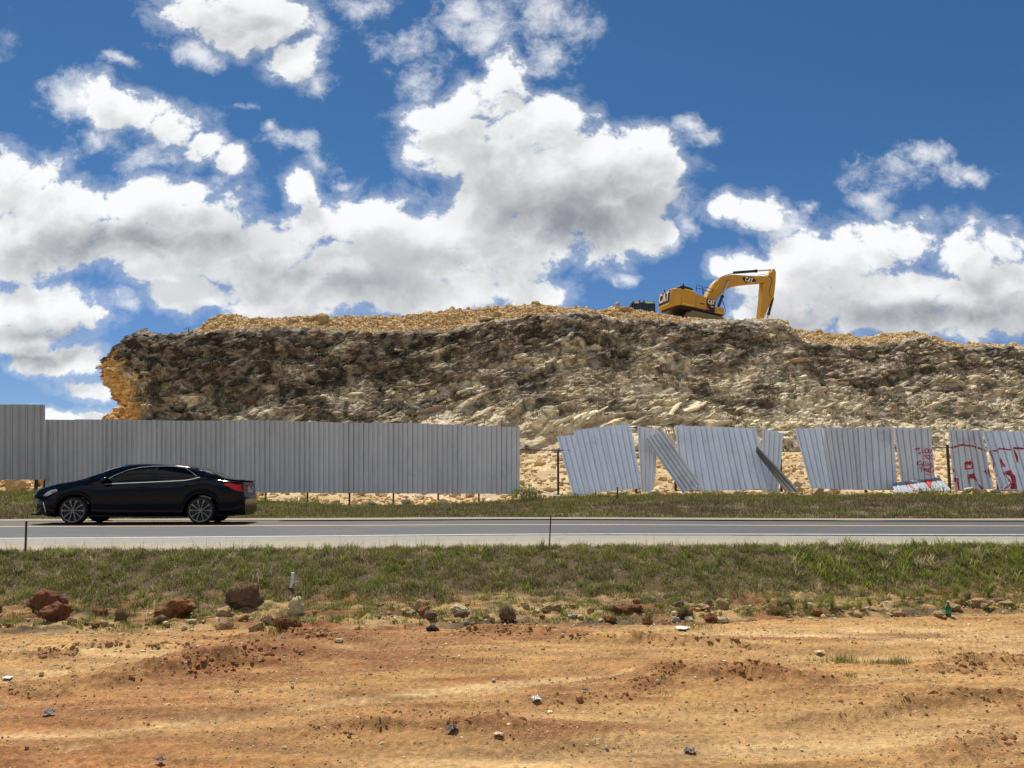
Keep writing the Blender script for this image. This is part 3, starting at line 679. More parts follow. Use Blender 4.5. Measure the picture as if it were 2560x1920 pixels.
def scatter_rocks(name, pts, size, cols, mat, variants, seed=1, squash=(.6, 1.0), kind='stuff', stretch=1.0, spin=np.pi, slant=0.0):
    r = np.random.default_rng(seed); n = len(pts); vv = []; ff = []; cc_ = []; base = 0
    ch = r.integers(0, len(variants), n)
    for k, (V, F) in enumerate(variants):
        idx = np.nonzero(ch == k)[0]
        if not len(idx): continue
        a = r.uniform(-spin, spin, len(idx)); ca, sa = np.cos(a), np.sin(a)
        t = r.uniform(-.5, .5, len(idx)); ct, st = np.cos(t), np.sin(t)
        sx, sy, sz = (r.uniform(.75, 1.25, len(idx)) for _ in range(3)); sz = sz*r.uniform(*squash, len(idx)); sx = sx*stretch*r.uniform(.7, 1.3, len(idx)); sl_ = (slant+r.uniform(-.25, .25, len(idx))) if slant else np.zeros(len(idx)); cl2, sl2 = np.cos(sl_), np.sin(sl_)
        W = V[None, :, :]*np.stack([sx, sy, sz], 1)[:, None, :]*size[idx][:, None, None]
        y1 = W[..., 1]*ct[:, None]-W[..., 2]*st[:, None]; z1 = W[..., 1]*st[:, None]+W[..., 2]*ct[:, None]
        x2 = W[..., 0]*ca[:, None]-y1*sa[:, None]; y2 = W[..., 0]*sa[:, None]+y1*ca[:, None]
        x2, z1 = x2*cl2[:, None]-z1*sl2[:, None], x2*sl2[:, None]+z1*cl2[:, None]
        W = np.stack([x2, y2, z1], -1)+pts[idx][:, None, :]
        vv.append(W.reshape(-1, 3)); ff.append((F[None]+(base+np.arange(len(idx))*len(V))[:, None, None]).reshape(-1, 3)); base += len(idx)*len(V)
        cc_.append(np.repeat(cols[idx], len(V), 0))
    me = mesh_np(name, np.concatenate(vv), np.concatenate(ff), mat, np.concatenate(cc_), smooth=False)
    return tag(link(name, me), kind=kind)
m_rock = mat_attr('limestone_rubble', .95, .28, 7, bump=.5, bscale=14, bdist=.05)
m_stone = mat_attr('loose_stone', .95, .28, 30, bump=.5, bscale=60, bdist=.012)
r = np.random.default_rng(11)
# berm rubble
n = 34000; x = r.uniform(XL+5.0, 46, n); d = r.uniform(.1, 6.0, n)**1.0
yy = np.interp(x, HXS, HFY)+d; thick = np.interp(x, HXS, np.maximum(crestz(HXS)-topz(HXS), 0))
keep = r.uniform(0, 1, n) < np.clip(.06+thick*1.6, 0, 1); x, yy, d = x[keep], yy[keep], d[keep]
sz = np.clip(r.lognormal(-2.85, .55, len(x)), .035, .36)
ctab = np.array([(.68,.49,.25),(.64,.44,.20),(.72,.55,.31),(.54,.35,.15),(.70,.54,.33),(.60,.41,.20)], np.float32)
cs = ctab[r.integers(0, 6, len(x))]*r.uniform(.8, 1.15, (len(x), 1)).astype(np.float32)
scatter_rocks('rubble', np.stack([x, yy, hill_z(x, yy)+sz*.15], 1).astype(np.float32), sz.astype(np.float32), cs, m_rock, VAR1, 3)
# broken slabs standing out of the cliff face, in the colours of the rock around them
VAR3 = [rock_shape(150+s, 2, 13, .34) for s in range(12)]
n = 30000; ii = r.integers(60, nt_-8, n); jj_ = r.integers(150, 1600, n); q = np.stack([bx[ii, jj_], by[ii, jj_], bz[ii, jj_]], 1)
k = r.uniform(0, 1, n) < .10+.9*sstep(-.25, .4, fbm(q[:, 0]*.5, q[:, 2]*1.0, 171., 3)); ii, jj_, q = ii[k], jj_[k], q[k]; n = len(q)
s_ = np.clip(r.lognormal(-2.05, .55, n), .05, .42); cs = np.clip(C_CLIFF[ii, jj_]*r.uniform(.8, 1.25, (n, 1)), .02, .8).astype(np.float32)
scatter_rocks('cliff_rocks', (q+np.stack([0*s_, s_*.42, -s_*.10], 1)).astype(np.float32), s_.astype(np.float32), cs, m_rock, VAR3, 7, squash=(.32, .62), stretch=1.55, spin=.5, slant=.22)
# long slanting slabs low on the middle of the face
n = 900; ii = r.integers(60, 215, n); jj_ = r.integers(250, 1500, n); k = r.uniform(0, 1, n) < lowc[ii, jj_]*.42+.05; ii, jj_ = ii[k], jj_[k]; n = len(ii); q = np.stack([bx[ii, jj_], by[ii, jj_], bz[ii, jj_]], 1)
s_ = np.clip(r.lognormal(-.95, .35, n), .22, .75); cs = np.clip(C_CLIFF[ii, jj_]*r.uniform(.85, 1.2, (n, 1)), .02, .8).astype(np.float32)
VAR4 = [rock_shape(190+s, 3, 11, .30) for s in range(10)]
scatter_rocks('cliff_slabs', (q+np.stack([0*s_, s_*.55, -s_*.08], 1)).astype(np.float32), s_.astype(np.float32), cs, m_rock, VAR4, 9, squash=(.24, .42), stretch=2.5, spin=.2, slant=.42)
# scree behind and under the fence
n = 9000; x = r.uniform(-24, 24, n); y = 30.7+r.uniform(0, 1, n)**1.7*17; sz = np.clip(r.lognormal(-2.75, .55, n), .03, .32)
cs = ctab[r.integers(0, 6, n)]*r.uniform(.8, 1.15, (n, 1)).astype(np.float32)
scatter_rocks('scree_stones', np.stack([x, y, floor_z(x, y)+sz*.3], 1).astype(np.float32), sz.astype(np.float32), cs, m_rock, VAR1, 4)
# heap of rubble seen left of the cliff, and the one under the raised fence panel
def heap(name, cx, cy, rx, ry, h, n, seed, colr, sl=.12):
    r = np.random.default_rng(seed); a = r.uniform(0, 2*np.pi, n); q = np.sqrt(r.uniform(0, 1, n)); x = cx+rx*q*np.cos(a); y = cy+ry*q*np.sin(a)
    z = floor_z(x, np.minimum(y, 59))+h*(1-q**1.4); s_ = np.clip(r.lognormal(math.log(sl), .55, n), .04, .5)
    cs = L3(colr)*r.uniform(.75, 1.2, (n, 1)).astype(np.float32)
    return scatter_rocks(name, np.stack([x, y, z], 1).astype(np.float32), s_.astype(np.float32), cs, m_rock, VAR2, seed)
c = P(318, 1018, 67); heap('rubble_heap', c.x, c.y, 3.2, 3.0, c.z-float(floor_z(np.array([c.x]), np.array([59.]))[0]), 1500, 21, (.60,.36,.14), .2)
c = P(30, 1225, 31.6); heap('rubble_heap', c.x-.6, 31.7, 3.2, 1.0, .62, 500, 22, (.64,.42,.19), .15)
# ---------------------------------------------------------------- corrugated fence
def mat_sheet(name, c0, c1, metal, rough, rust=.25):
    m, t, b = mat_new(name); tc_ = t.n('ShaderNodeTexCoord'); o = tc_.outputs['Object']
    n1 = t.noise(t.v('MULTIPLY', o, (1, 1, .35)), 2.2, 6, .65); n2 = t.noise(t.v('MULTIPLY', o, (3, 3, .2)), 4.0, 5, .6); n3 = t.noise(o, 12, 5, .6)
    c = t.mix(t.ss(n1, .3, .7), c0, c1); c = t.mix(t.m('MULTIPLY', t.ss(n2, .52, .75), rust), c, (.36,.31,.25)); n6 = t.noise(o, 1.1, 6, .75); c = t.mix(t.m('MULTIPLY', t.ss(n6, .54, .70), .45*rust*2), c, (.24,.20,.15))
    t.lk(c, b.inputs['Base Color']); b.inputs['Metallic'].default_value = metal
    t.lk(t.m('MULTIPLY_ADD', n1, .2, rough-.1), b.inputs['Roughness'])
    bp = t.n('ShaderNodeBump'); bp.inputs['Strength'].default_value = .10; bp.inputs['Distance'].default_value = .03; t.lk(n1, bp.inputs['Height']); t.lk(bp.outputs[0], b.inputs['Normal'])
    return m
m_grey = mat_sheet('painted_grey_sheet', (.37,.38,.375), (.44,.44,.43), .30, .50, .18)
m_galv = mat_sheet('galvanised_sheet', (.77,.82,.88), (.86,.89,.92), .22, .38, .2)
m_galv2 = mat_sheet('dull_galvanised_sheet', (.64,.66,.67), (.76,.77,.77), .18, .42, .35)
m_iron = mat_plain('dark_iron', (.035,.028,.026), .7, noise=.4); m_rust = mat_plain('rusty_iron', (.10,.045,.032), .85, noise=.45, scale=20)
m_red = mat_plain('red_spray_paint', (.50,.010,.018), .6, noise=.25, scale=5)
class Sheet:
    """corrugated sheet through four corners (top left, top right, bottom right, bottom left)"""
    def __init__(s, tl, tr, br, bl, nr=5, rib=.026, seed=0, dent=.02, curl=0.0, skew=None):
        s.c = [Vector(p) for p in (tl, tr, br, bl)]; s.nr = nr; s.rib = rib; s.dent = dent; s.seed = seed; s.curl = curl; s.wav = 1.0 if rib > .02 else .2; s.grv = .03
        n = (s.c[1]-s.c[0]).cross(s.c[3]-s.c[0]).normalized()
        if n.y > 0: n = -n
        s.n = n; s.N = np.array(n); s.A = [np.array(p) for p in s.c]
        s.W = (s.c[1]-s.c[0]).length; s.H = (s.c[3]-s.c[0]).length
    def base(s, u, v):
        u = np.asarray(u)[..., None]; v = np.asarray(v)[..., None]
        return (s.A[0]*(1-u)+s.A[1]*u)*(1-v)+(s.A[3]*(1-u)+s.A[2]*u)*v
    def prof(s, u):
        f = (u*s.nr) % 1.0; d = np.abs(f-.5)
        r = 1-np.clip((d-.085)/.06, 0, 1)
        f3 = (u*s.nr*3) % 1.0; r3 = 1-np.clip((np.abs(f3-.5)-.10)/.06, 0, 1)
        k = np.floor(u*s.nr+.5).astype(int); rt = (np.sin(k*12.9898+s.seed*78.233)*43758.5453) % 1.0-.5
        gv = np.exp(-((((u*s.nr-.5+.128) % 1.0)-0.0)/.028)**2)+np.exp(-((((u*s.nr-.5+.128) % 1.0)-1.0)/.028)**2)
        return s.rib*np.maximum(r, .16*r3)-s.grv*gv+rt*.09*(((u*s.nr+.5) % 1.0)-.5)*s.wav
    def at(s, u, v, off=0.0):
        u = np.asarray(u, float); v = np.asarray(v, float)
        d = s.prof(u)+off+s.dent*1.3*fbm(u*s.W*.8+s.seed*5.1, v*s.H*.7+s.seed, s.seed+.3, 2)+s.curl*(v-.5)**2*4*(u-.3)
        d = d+s.dent*1.6*np.maximum(0, perlin(u*s.W*1.3+s.seed*9.1, v*s.H*1.5, s.seed+4.3)-.3)*-1
        return s.base(u, v)+s.N*d[..., None]
    def mesh(s, name, mat, parent, rows=14):
        per = np.array([0, .355, .415, .5, .585, .645])/1.0
        us = np.unique(np.concatenate([(k+np.concatenate([per, [.12, .20, .27, .32, .335, .372, .387, .40, .73, .80, .88]]))/s.nr for k in range(s.nr)]+[[1.0]]))
        vs = np.linspace(0, 1, rows); U, V = np.meshgrid(us, vs)
        me = mesh_np(name, s.at(U, V).reshape(-1, 3), grid_faces(len(us), rows), mat, smooth=False)
        return link(name, me, parent)
    def uv(s, px, py):
        a, f, uu = pdir(px, py); d = Vector((a, f, uu)); o = Vector((0, 0, CAMZ)); p = o+d*((s.c[0]-o).dot(s.n)/d.dot(s.n))
        u, v = .5, .5
        for _ in range(12):                         # Newton on the bilinear patch
            q = Vector(s.base(u, v).tolist()); e = p-q
            du = Vector((s.base(u+.01, v)-s.base(u, v)).tolist())*100; dv = Vector((s.base(u, v+.01)-s.base(u, v)).tolist())*100
            a11, a12, a22 = du.dot(du), du.dot(dv), dv.dot(dv); b1, b2 = e.dot(du), e.dot(dv); det = a11*a22-a12*a12
            u += (b1*a22-b2*a12)/det; v += (b2*a11-b1*a12)/det
        return u, v
    def paint(s, name, strokes, polys, parent, tf, clip=True, split_=False):
        """strokes: (points, width in picture units); polys: filled outlines; tf maps to photo pixels"""
        V = []; F = []; res = []
        def flush():
            if split_ and V: res.append(link(name, mesh_np(name, np.array(V), np.array(F), m_red, smooth=False), parent)); V.clear(); F.clear()
        def put(grid):                              # grid (rows, cols, 2) of uv
            b = len(V); R_, C_ = grid.shape[:2]
            if clip: grid = np.clip(grid, .003, .997)
            V.extend(s.at(grid[..., 0], grid[..., 1], .005).reshape(-1, 3).tolist())
            F.extend((grid_faces(C_, R_)+b).tolist())
        for pts, wd in strokes:
            q = np.array([s.uv(*tf(*p)) for p in pts]); px = np.array(pts, float)
            L = np.concatenate([[0], np.cumsum(np.hypot(*np.diff(px, axis=0).T))]); n = max(4, int(L[-1]/6)); tt = np.linspace(0, L[-1], n)
            c = np.stack([np.interp(tt, L, px[:, 0]), np.interp(tt, L, px[:, 1])], 1)
            if n > 8: 
                k = np.array([.25, .5, .25]); cc = np.pad(c, ((1, 1), (0, 0)), mode='edge'); c = cc[:-2]*.25+cc[1:-1]*.5+cc[2:]*.25
            tg_ = np.gradient(c, axis=0); tg_ /= np.linalg.norm(tg_, axis=1)[:, None]+1e-9; nn = np.stack([-tg_[:, 1], tg_[:, 0]], 1)
            ww = wd*(.62 if wd > 16 else .78)*(1+.22*np.sin(tt*.11+s.seed)+.12*np.sin(tt*.37))
            g = np.stack([c+nn*(ww*k)[:, None] for k in (-1, 0, 1)], 0)
            put(np.array([[s.uv(*tf(*p)) for p in row] for row in g])); flush()
        for poly in polys:
            pl = np.array(poly, float); y0, y1 = pl[:, 1].min(), pl[:, 1].max(); rows = max(6, int((y1-y0)/7)); g = []
            for y in np.linspace(y0+.5, y1-.5, rows):
                xs_ = []
                for i in range(len(pl)):
                    a, b = pl[i], pl[(i+1) % len(pl)]
                    if (a[1]-y)*(b[1]-y) < 0 or a[1] == y: xs_.append(a[0]+(y-a[1])/(b[1]-a[1]+1e-9)*(b[0]-a[0]))
                if len(xs_) < 2: continue
                g.append([s.uv(*tf(x, y)) for x in np.linspace(min(xs_), max(xs_), 14)])
            put(np.array(g)); flush()
        if split_: return res
        me = mesh_np(name, np.array(V), np.array(F), m_red, smooth=False)
        return link(name, me, parent)
def post(par, px, ytop, ybot, Y, wd=.055, mat=None, name='post'):
    a = P(px, ytop, Y); b_ = P(px, ybot, Y); zg = b_.z-.35
    mb = MB().box((a.x, Y, (a.z+zg)/2), (wd, wd, a.z-zg)); return mb.build(name, mat or m_iron, par)
def local(par):                                      # keep child meshes written in world coordinates in place
    par.matrix_world = Matrix.Translation(par.location)
    for ch in list(par.children): ch.matrix_parent_inverse = Matrix.Translation(-par.location)
# the long standing run, its greys lightened towards the right to paint in reflected sky
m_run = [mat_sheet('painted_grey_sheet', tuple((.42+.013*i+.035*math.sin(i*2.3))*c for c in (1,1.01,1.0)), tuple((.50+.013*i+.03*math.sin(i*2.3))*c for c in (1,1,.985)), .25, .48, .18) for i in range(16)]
m_strip = mat_sheet('stained_underside_sheet', (.20,.19,.155), (.27,.255,.21), .1, .6, .4)
m_galv3 = mat_sheet('galvanised_sheet_darkened_for_sun', (.34,.36,.39), (.42,.44,.46), .2, .5, .3)  # galvanised copy with its colour lowered to offset direct sun on the fallen sheets
FYL = lambda px: 29.9+(px-115)/1180.0*1.1
fa = empty('corrugated_fence', P(700, 1240, FYL(700)), 'long intact run of grey corrugated metal fence behind the black sedan', 'fence')
topl = lambda px: np.interp(px, [113, 400, 700, 1000, 1298], [1049, 1050, 1052, 1058, 1066]); botl = lambda px: np.interp(px, [113, 300, 560, 800, 1298], [1222, 1223, 1231, 1232.5, 1235])
edges = np.linspace(113, 1297.5, 17)
for i in range(16):
    a, b_ = edges[i], edges[i+1]
    oy = .012*(i % 2)
    jt = 1.1*math.sin(i*5.1)
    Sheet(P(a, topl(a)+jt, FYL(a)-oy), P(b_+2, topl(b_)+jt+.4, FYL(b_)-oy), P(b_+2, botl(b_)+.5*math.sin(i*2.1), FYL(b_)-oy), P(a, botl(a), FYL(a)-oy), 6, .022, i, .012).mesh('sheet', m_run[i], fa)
for px, yb in [(120,1240),(669.6,1246),(773,1252),(877.5,1262),(986,1262),(1097,1252),(1198,1250)]:
    post(fa, px, float(botl(px))-150, yb, float(FYL(px))+.06)
for yy_ in (36, 140):
    q = [P(px, float(topl(px))+yy_, FYL(px)+.10) for px in (116, 500, 900, 1294)]
    MB().tube(q, .022, 6).build('rail', m_iron, fa)
local(fa)
fb = empty('raised_fence_panel', P(40, 1215, 29.7), 'taller grey corrugated panel stepped up above the long fence at the left edge', 'fence panel')
ed = [-300, -220, -140, -60, 20, 113]
for i in range(5):
    a, b_ = ed[i], ed[i+1]; Sheet(P(a, 1011, 29.75), P(b_, 1011.5, 29.75), P(b_, 1199, 29.75), P(a, 1199, 29.75), 5, .022, 30+i, .012).mesh('sheet', m_grey, fb)
for px in (-290, 99): post(fb, px, 1080, 1243, 29.83, .085)
MB().tube([P(-300, 1060, 29.84), P(108, 1060, 29.84)], .022, 6).build('rail', m_iron, fb)
local(fb)
# the bare frame in the wrecked part
ff_ = empty('bare_fence', P(1395, 1240, 31.3), 'bare dark iron posts and rails left standing where sheets came off', 'fence frame')
for px, yt, yb in [(1395,1128,1238),(1487,1140,1240),(1589,1140,1240),(1687,1138,1240),(1790,1140,1240),(1950,1128,1240),(2062,1140,1238),(2160,1140,1238),(2262,1140,1238),(2368,1112,1226),(2490,1130,1236),(2600,1128,1238)]:
    post(ff_, px, yt, yb, 31.32, .075)
MB().tube([P(px, y, 31.26) for px, y in ((1298,1124),(1395,1126),(1690,1126),(1955,1128),(2010,1129),(2262,1122),(2368,1118.5),(2650,1122))], .02, 6).build('rail', m_rust, ff_)
MB().tube([P(px, y, 31.26) for px, y in ((1392,1207),(1425,1209),(1650,1226),(1705,1226),(2000,1222),(2640,1228))], .02, 6).build('rail', m_rust, ff_)
local(ff_)
YB, YTP = 30.75, 31.15
def sheet_thing(name, label, quads, mat, cat='metal sheet', group='wrecked corrugated fence sheets', yt=YTP, yb=YB, paints=None, nrs=None, dent=.03, curl=0.0, rib=.042):
    cx = sum(p[0] for p in quads[0])/4; cy = max(p[1] for p in quads[0])
    e = empty(name, P(cx, cy, yb[0] if isinstance(yb, list) else yb), label, cat, group)
    out = []
    for i, q in enumerate(quads):
        y0, y1 = (yt-.03*i, yb-.03*i) if not isinstance(yt, list) else (yt[i], yb[i])
        s = Sheet(P(*q[0], y0), P(*q[1], y0), P(*q[2], y1), P(*q[3], y1), (nrs[i] if nrs else max(2, round((P(*q[1], y0)-P(*q[0], y0)).length/.21))), rib, hash_(name+label)+i*1.7, dent, curl)
        s.mesh('sheet', mat if not isinstance(mat, list) else mat[i], e, 22); out.append(s)
    if paints: paints(out, e)
    local(e); return e
def hash_(t): return (sum(ord(c)*(i+1) for i, c in enumerate(t)) % 97)*.37
sheet_thing('bent_fence_panel', 'leftmost loose panel of shiny corrugated sheets leaning left with a stepped top', [[(1392,1092),(1436,1087.5),(1473,1235),(1432,1237)], [(1433,1076),(1505,1067),(1540,1227),(1471,1233)], [(1503,1067),(1576,1060),(1606,1221),(1538,1227)]], m_galv, yt=[31.45,31.45,31.43], yb=[30.6,30.57,30.55])
sheet_thing('narrow_fence_sheet', 'narrow upright sheet partly hidden behind a slanting loose strip', [[(1593,1065),(1647,1075),(1634,1231),(1604,1230)]], m_galv, yt=31.3, yb=31.1)
sheet_thing('slanting_fence_strip', 'long loose sheet slanting down to the right across the gap between two panels', [[(1614,1098.5),(1656.6,1074),(1753,1212),(1707,1234)]], m_galv2, yt=31.0, yb=30.1, nrs=[5])
sheet_thing('wide_fence_panel', 'wide shiny panel right of the slanting strip with soot marks low on its right side', [[(1687.6,1063.7),(1760,1066),(1790,1226.5),(1703,1226.5)], [(1758,1066),(1828,1068.5),(1861,1225.5),(1788,1226.5)], [(1826,1068.5),(1889,1071),(1930,1220),(1859,1226)]], m_galv, yt=31.42, yb=30.72)
sheet_thing('narrow_fence_sheet', 'narrow bright sheet standing behind the twisted strip', [[(1906,1071),(1958,1083),(1946,1232),(1905,1230)]], m_galv, yt=31.20, yb=31.0)
sheet_thing('twisted_fence_strip', 'thin twisted strip propped diagonally with its foot in the grass', [[(1889,1130),(1892,1114),(2002,1231),(1962,1229)]], m_strip, yt=30.75, yb=29.7, nrs=[3], dent=.05)
sheet_thing('wide_fence_panel', 'wide dull panel of many narrow sheets left of the red handwriting', [[(1987,1071),(2060,1069.5),(2085,1223),(2027,1222)], [(2058,1069.5),(2140,1068.5),(2152,1225),(2083,1223.5)], [(2138,1068.5),(2234,1068),(2243,1225),(2150,1225.5)]], [m_galv, m_galv2, m_galv2], yt=[31.35,31.2,31.2], yb=[30.85,30.85,30.85])
Z3 = lambda x, y: (2240+x/6.9125, 1080+y/6.9125)
def hand(out, e):
    circ = lambda cx, cy, rx, ry, a0=0, a1=360: [(cx+rx*math.cos(R(a)), cy+ry*math.sin(R(a))) for a in range(a0, a1+1, 20)]
    T_ = [([(322,303),(360,290),(412,282)],15),([(368,292),(380,330),(394,372)],13),([(362,382),(395,370),(432,354)],14),
     ([(462,300),(460,356),(500,350)],12),(circ(528,326,28,40),11),([(560,298),(590,372),(613,290)],12),
     ([(470,400),(500,430)],12),([(522,384),(505,428),(478,472)],12),(circ(556,436,24,34),11),([(630,402),(600,412),(590,440),(602,466),(632,482)],12),
     ([(432,512),(395,500),(366,528),(370,562),(400,578),(428,568)],12),([(438,530),(452,600)],12),([(476,560),(442,574)],11),([(470,524),(492,600)],12),([(470,524),(508,512),(512,544),(484,558),(532,592)],11),([(545,532),(556,592)],11),([(540,500),(548,510)],11),([(618,538),(582,548),(578,572),(628,580),(622,606),(580,606)],12),
     ([(388,626),(464,618)],12),([(432,622),(452,690)],11),([(470,632),(482,676)],11),([(500,690),(490,630),(538,690),(528,624)],11),([(560,630),(558,694),(612,694)],12),([(560,630),(602,628)],11),([(558,662),(592,656)],11),([(646,650),(628,712)],11),([(500,734),(545,734),(590,746)],9),([(620,738),(630,742)],10)]
    out[-1].paint('red_handwriting', T_, [], e, Z3)
sheet_thing('fence_sheet_with_handwriting', 'sheet with small red sprayed handwriting on its right half', [[(2234,1069),(2282,1069.6),(2296,1224),(2256,1225)], [(2280,1069.4),(2328,1070.4),(2339,1222),(2294,1224)]], m_galv2, yt=[31.2,31.18], yb=[30.95,30.93], paints=hand, dent=.015)
def xmark(out, e):
    out[0].paint('red_paint_marks', [([(190,866),(240,912),(322,968)],18)], [[(460,835),(520,826),(562,872),(582,822),(636,815),(604,880),(618,935),(560,922),(520,880)]], e, Z3)
sheet_thing('fallen_fence_sheet', 'fallen sheet lying tilted in the grass with a red cross mark on it', [[(2229,1207),(2348,1193),(2380,1226),(2237,1231)]], m_galv3, yt=30.55, yb=29.3, paints=xmark, nrs=[5], dent=.012, rib=.012)
def big_r(out, e):
    st = [([(945,276),(1080,240),(1108,222),(1220,232),(1345,252)],24),([(1345,252),(1420,275),(1545,326)],22),([(1335,590),(1300,632),(1200,642),(1190,530)],15),([(1190,540),(1300,535),(1330,570)],50),([(1240,800),(1262,870),(1290,955)],12),([(1592,765),(1632,776)],14)]
    po = [[(978,612),(1012,688),(978,694)],[(1000,790),(1075,795),(1100,1004),(1058,996),(1032,862),(1002,852)],[(1225,742),(1350,715),(1372,800),(1420,900),(1545,1000),(1480,1000),(1400,905),(1340,795),(1240,800)],[(1512,676),(1602,630),(1622,700),(1608,770),(1560,725)]]
    def tf(x, y): return Z3(x, y)
    out[0].paint('red_paint_stroke', st, po, e, tf, split_=True)
Jq = [(2371.4,1072.4),(2454,1076),(2484,1223.7),(2385,1225)]
sheet_thing('fence_sheet_with_letter', 'sheet beside the post bearing a big red outlined letter R', [Jq], m_galv2, yt=31.15, yb=30.85, paints=big_r, dent=.012)
def big_a(out, e):
    st = [([(1610,346),(1652,322),(1742,330),(1780,284),(1980,310)],20),([(1620,350),(1662,430),(1696,540),(1682,640),(1690,775),(1752,742)],18),([(2020,296),(2030,280),(2212,288)],28),([(1865,702),(1920,790),(1992,872)],15),([(1872,985),(1960,922),(2002,880)],15),([(1790,800),(1835,890),(1826,960)],12)]
    po = [[(1793,438),(1905,596),(1830,606)],[(2018,300),(2060,330),(2110,430),(2112,540),(2075,500),(2040,400)],[(1850,690),(1970,656),(2062,760),(2086,900),(2100,985),(1972,990),(1992,900),(2010,880),(1970,760),(1862,722)]]
    out[0].paint('red_paint_stroke', st, po, e, Z3, split_=True)
sheet_thing('fence_sheet_with_letter', 'ribbed panel at the right edge bearing a big red outlined letter A', [[(2455,1077),(2700,1082),(2742,1232),(2499,1225)]], m_galv, yt=31.2, yb=30.8, paints=big_a, nrs=[14], dent=.012)
sheet_thing('fallen_fence_sheet', 'dark crumpled sheet lying flat in the grass beside the end of the long fence', [[(1282,1221),(1400,1238),(1402,1243),(1284,1227)]], m_galv3, yt=30.6, yb=29.9, nrs=[3], dent=.02, rib=.015)
sheet_thing('fallen_fence_sheet', 'short pale curled sheet lying in the grass under the leftmost loose panel', [[(1384,1240),(1468,1237),(1466,1241),(1380,1248)]], m_galv3, yt=30.2, yb=29.4, nrs=[4], dent=.02, rib=.015)
# ---------------------------------------------------------------- the black sedan
m_car = mat_plain('black_blue_car_paint', (.0025,.0035,.007), .12, .0, .10, noise=.05, spec=.16)
m_glass = mat_plain('tinted_car_glass', (.002,.002,.003), .06, 0, .0, noise=.02, spec=.22)
m_chrome = mat_plain('chrome_trim', (.75,.76,.78), .12, 1.0, noise=.03)
m_alloy = mat_plain('alloy_rim', (.20,.20,.20), .36, .85, noise=.05); m_tyre = mat_plain('tyre_rubber', (.012,.012,.012), .8)
m_blk = mat_plain('black_plastic', (.010,.010,.011), .55); m_tail = mat_plain('red_tail_lamp', (.62,.008,.014), .25, 0, .2, noise=.08, spec=.25)
m_lamp = mat_plain('clear_lamp_glass', (.42,.46,.50), .10, .2, 1.0, noise=.2, scale=20); m_plate = mat_plain('plate', (.55,.55,.52), .5); m_amber = mat_plain('amber_lamp', (.5,.12,.03), .2, 0, .6)
_xa = PZ(181, 1312.6, .004); PHI = math.atan2(float(Yc(_xa.x+1.5)-Yc(_xa.x-1.0)), 2.5)
CO = Vector((_xa.x, float(Yc(_xa.x))+.92, 0)); CT = Vector((math.cos(PHI), math.sin(PHI), 0)); CN = Vector((math.sin(PHI), -math.cos(PHI), 0))   # rearward, and out of the near side
def ca(px, py, b=0.0):                             # photo pixel -> (along, up) on the plane b metres inside the near side
    o = Vector((0, 0, CAMZ)); d = Vector(pdir(px, py)); p0_ = CO-CN*b; t = (p0_-o).dot(CN)/d.dot(CN); p = o+d*t
    return (p-p0_).dot(CT), p.z
z1 = lambda X_, Y_: (X_/3.16, 1080+Y_/3.16)
def prof(pts, b): return [ca(*z1(*p), b) for p in pts]
HW = .87
top = prof([(300,548),(315,520),(338,496),(380,462),(420,440),(450,430),(500,416),(560,406),(620,398),(680,388),(740,376),(800,354),(880,322),(940,298),(1000,280),(1080,261),(1160,252),(1250,250),(1350,252),(1450,258),(1540,268),(1600,280),(1700,316),(1780,349),(1830,368),(1880,377),(1930,382),(1962,387),(1968,400),(1972,470),(1976,498),(1981,508),(1985,530)], HW)
ta = np.array([p[0] for p in top]); tz = np.array([p[1] for p in top])
zroad = .0
A0 = ca(*z1(286,600), .35)[0]; A1 = ca(*z1(1984,560), HW)[0]
wf = ca(*z1(574,638)); wr = ca(*z1(1583,634)); WR = .30
zroad = float(road_z(np.array([CO.x]), np.array([CO.y]))[0])
belt = prof([(300,545),(450,470),(640,425),(740,416),(830,411),(1000,405),(1185,398),(1340,392),(1465,385),(1575,378),(1700,385),(1800,392),(1900,400),(1985,420)], .03)
ba = np.array([p[0] for p in belt]); bz_ = np.array([p[1] for p in belt])
low = prof([(284,655),(400,672),(470,676),(700,668),(880,678),(1450,678),(1660,660),(1790,656),(1900,650),(1950,634),(1984,598)], 0)
la = np.array([p[0] for p in low]); lz = np.array([p[1] for p in low])
aw, ax_ = prof([(860,352),(1000,300),(1180,268),(1450,285),(1575,352),(1640,365)], 0), 0
stn = np.unique(np.concatenate([np.linspace(A0, A1, 150), wf[0]+np.linspace(-.40, .40, 60), wr[0]+np.linspace(-.40, .40, 60)]))
def taper(a):
    f = np.clip((a-A0)/.55, 0, 1); r_ = np.clip((A1-a)/.42, 0, 1)
    return HW*(1-.42*(1-f)**2.2)*(1-.24*(1-r_)**2.4)
def arch(a):
    z = np.interp(a, la, lz)
    for (wa, wz) in (wf, wr):
        q = .375**2-(a-wa)**2; z = np.where(q > 0, np.maximum(z, wz+np.sqrt(np.maximum(q, 0))-.005), z)
    return z
NS = 26
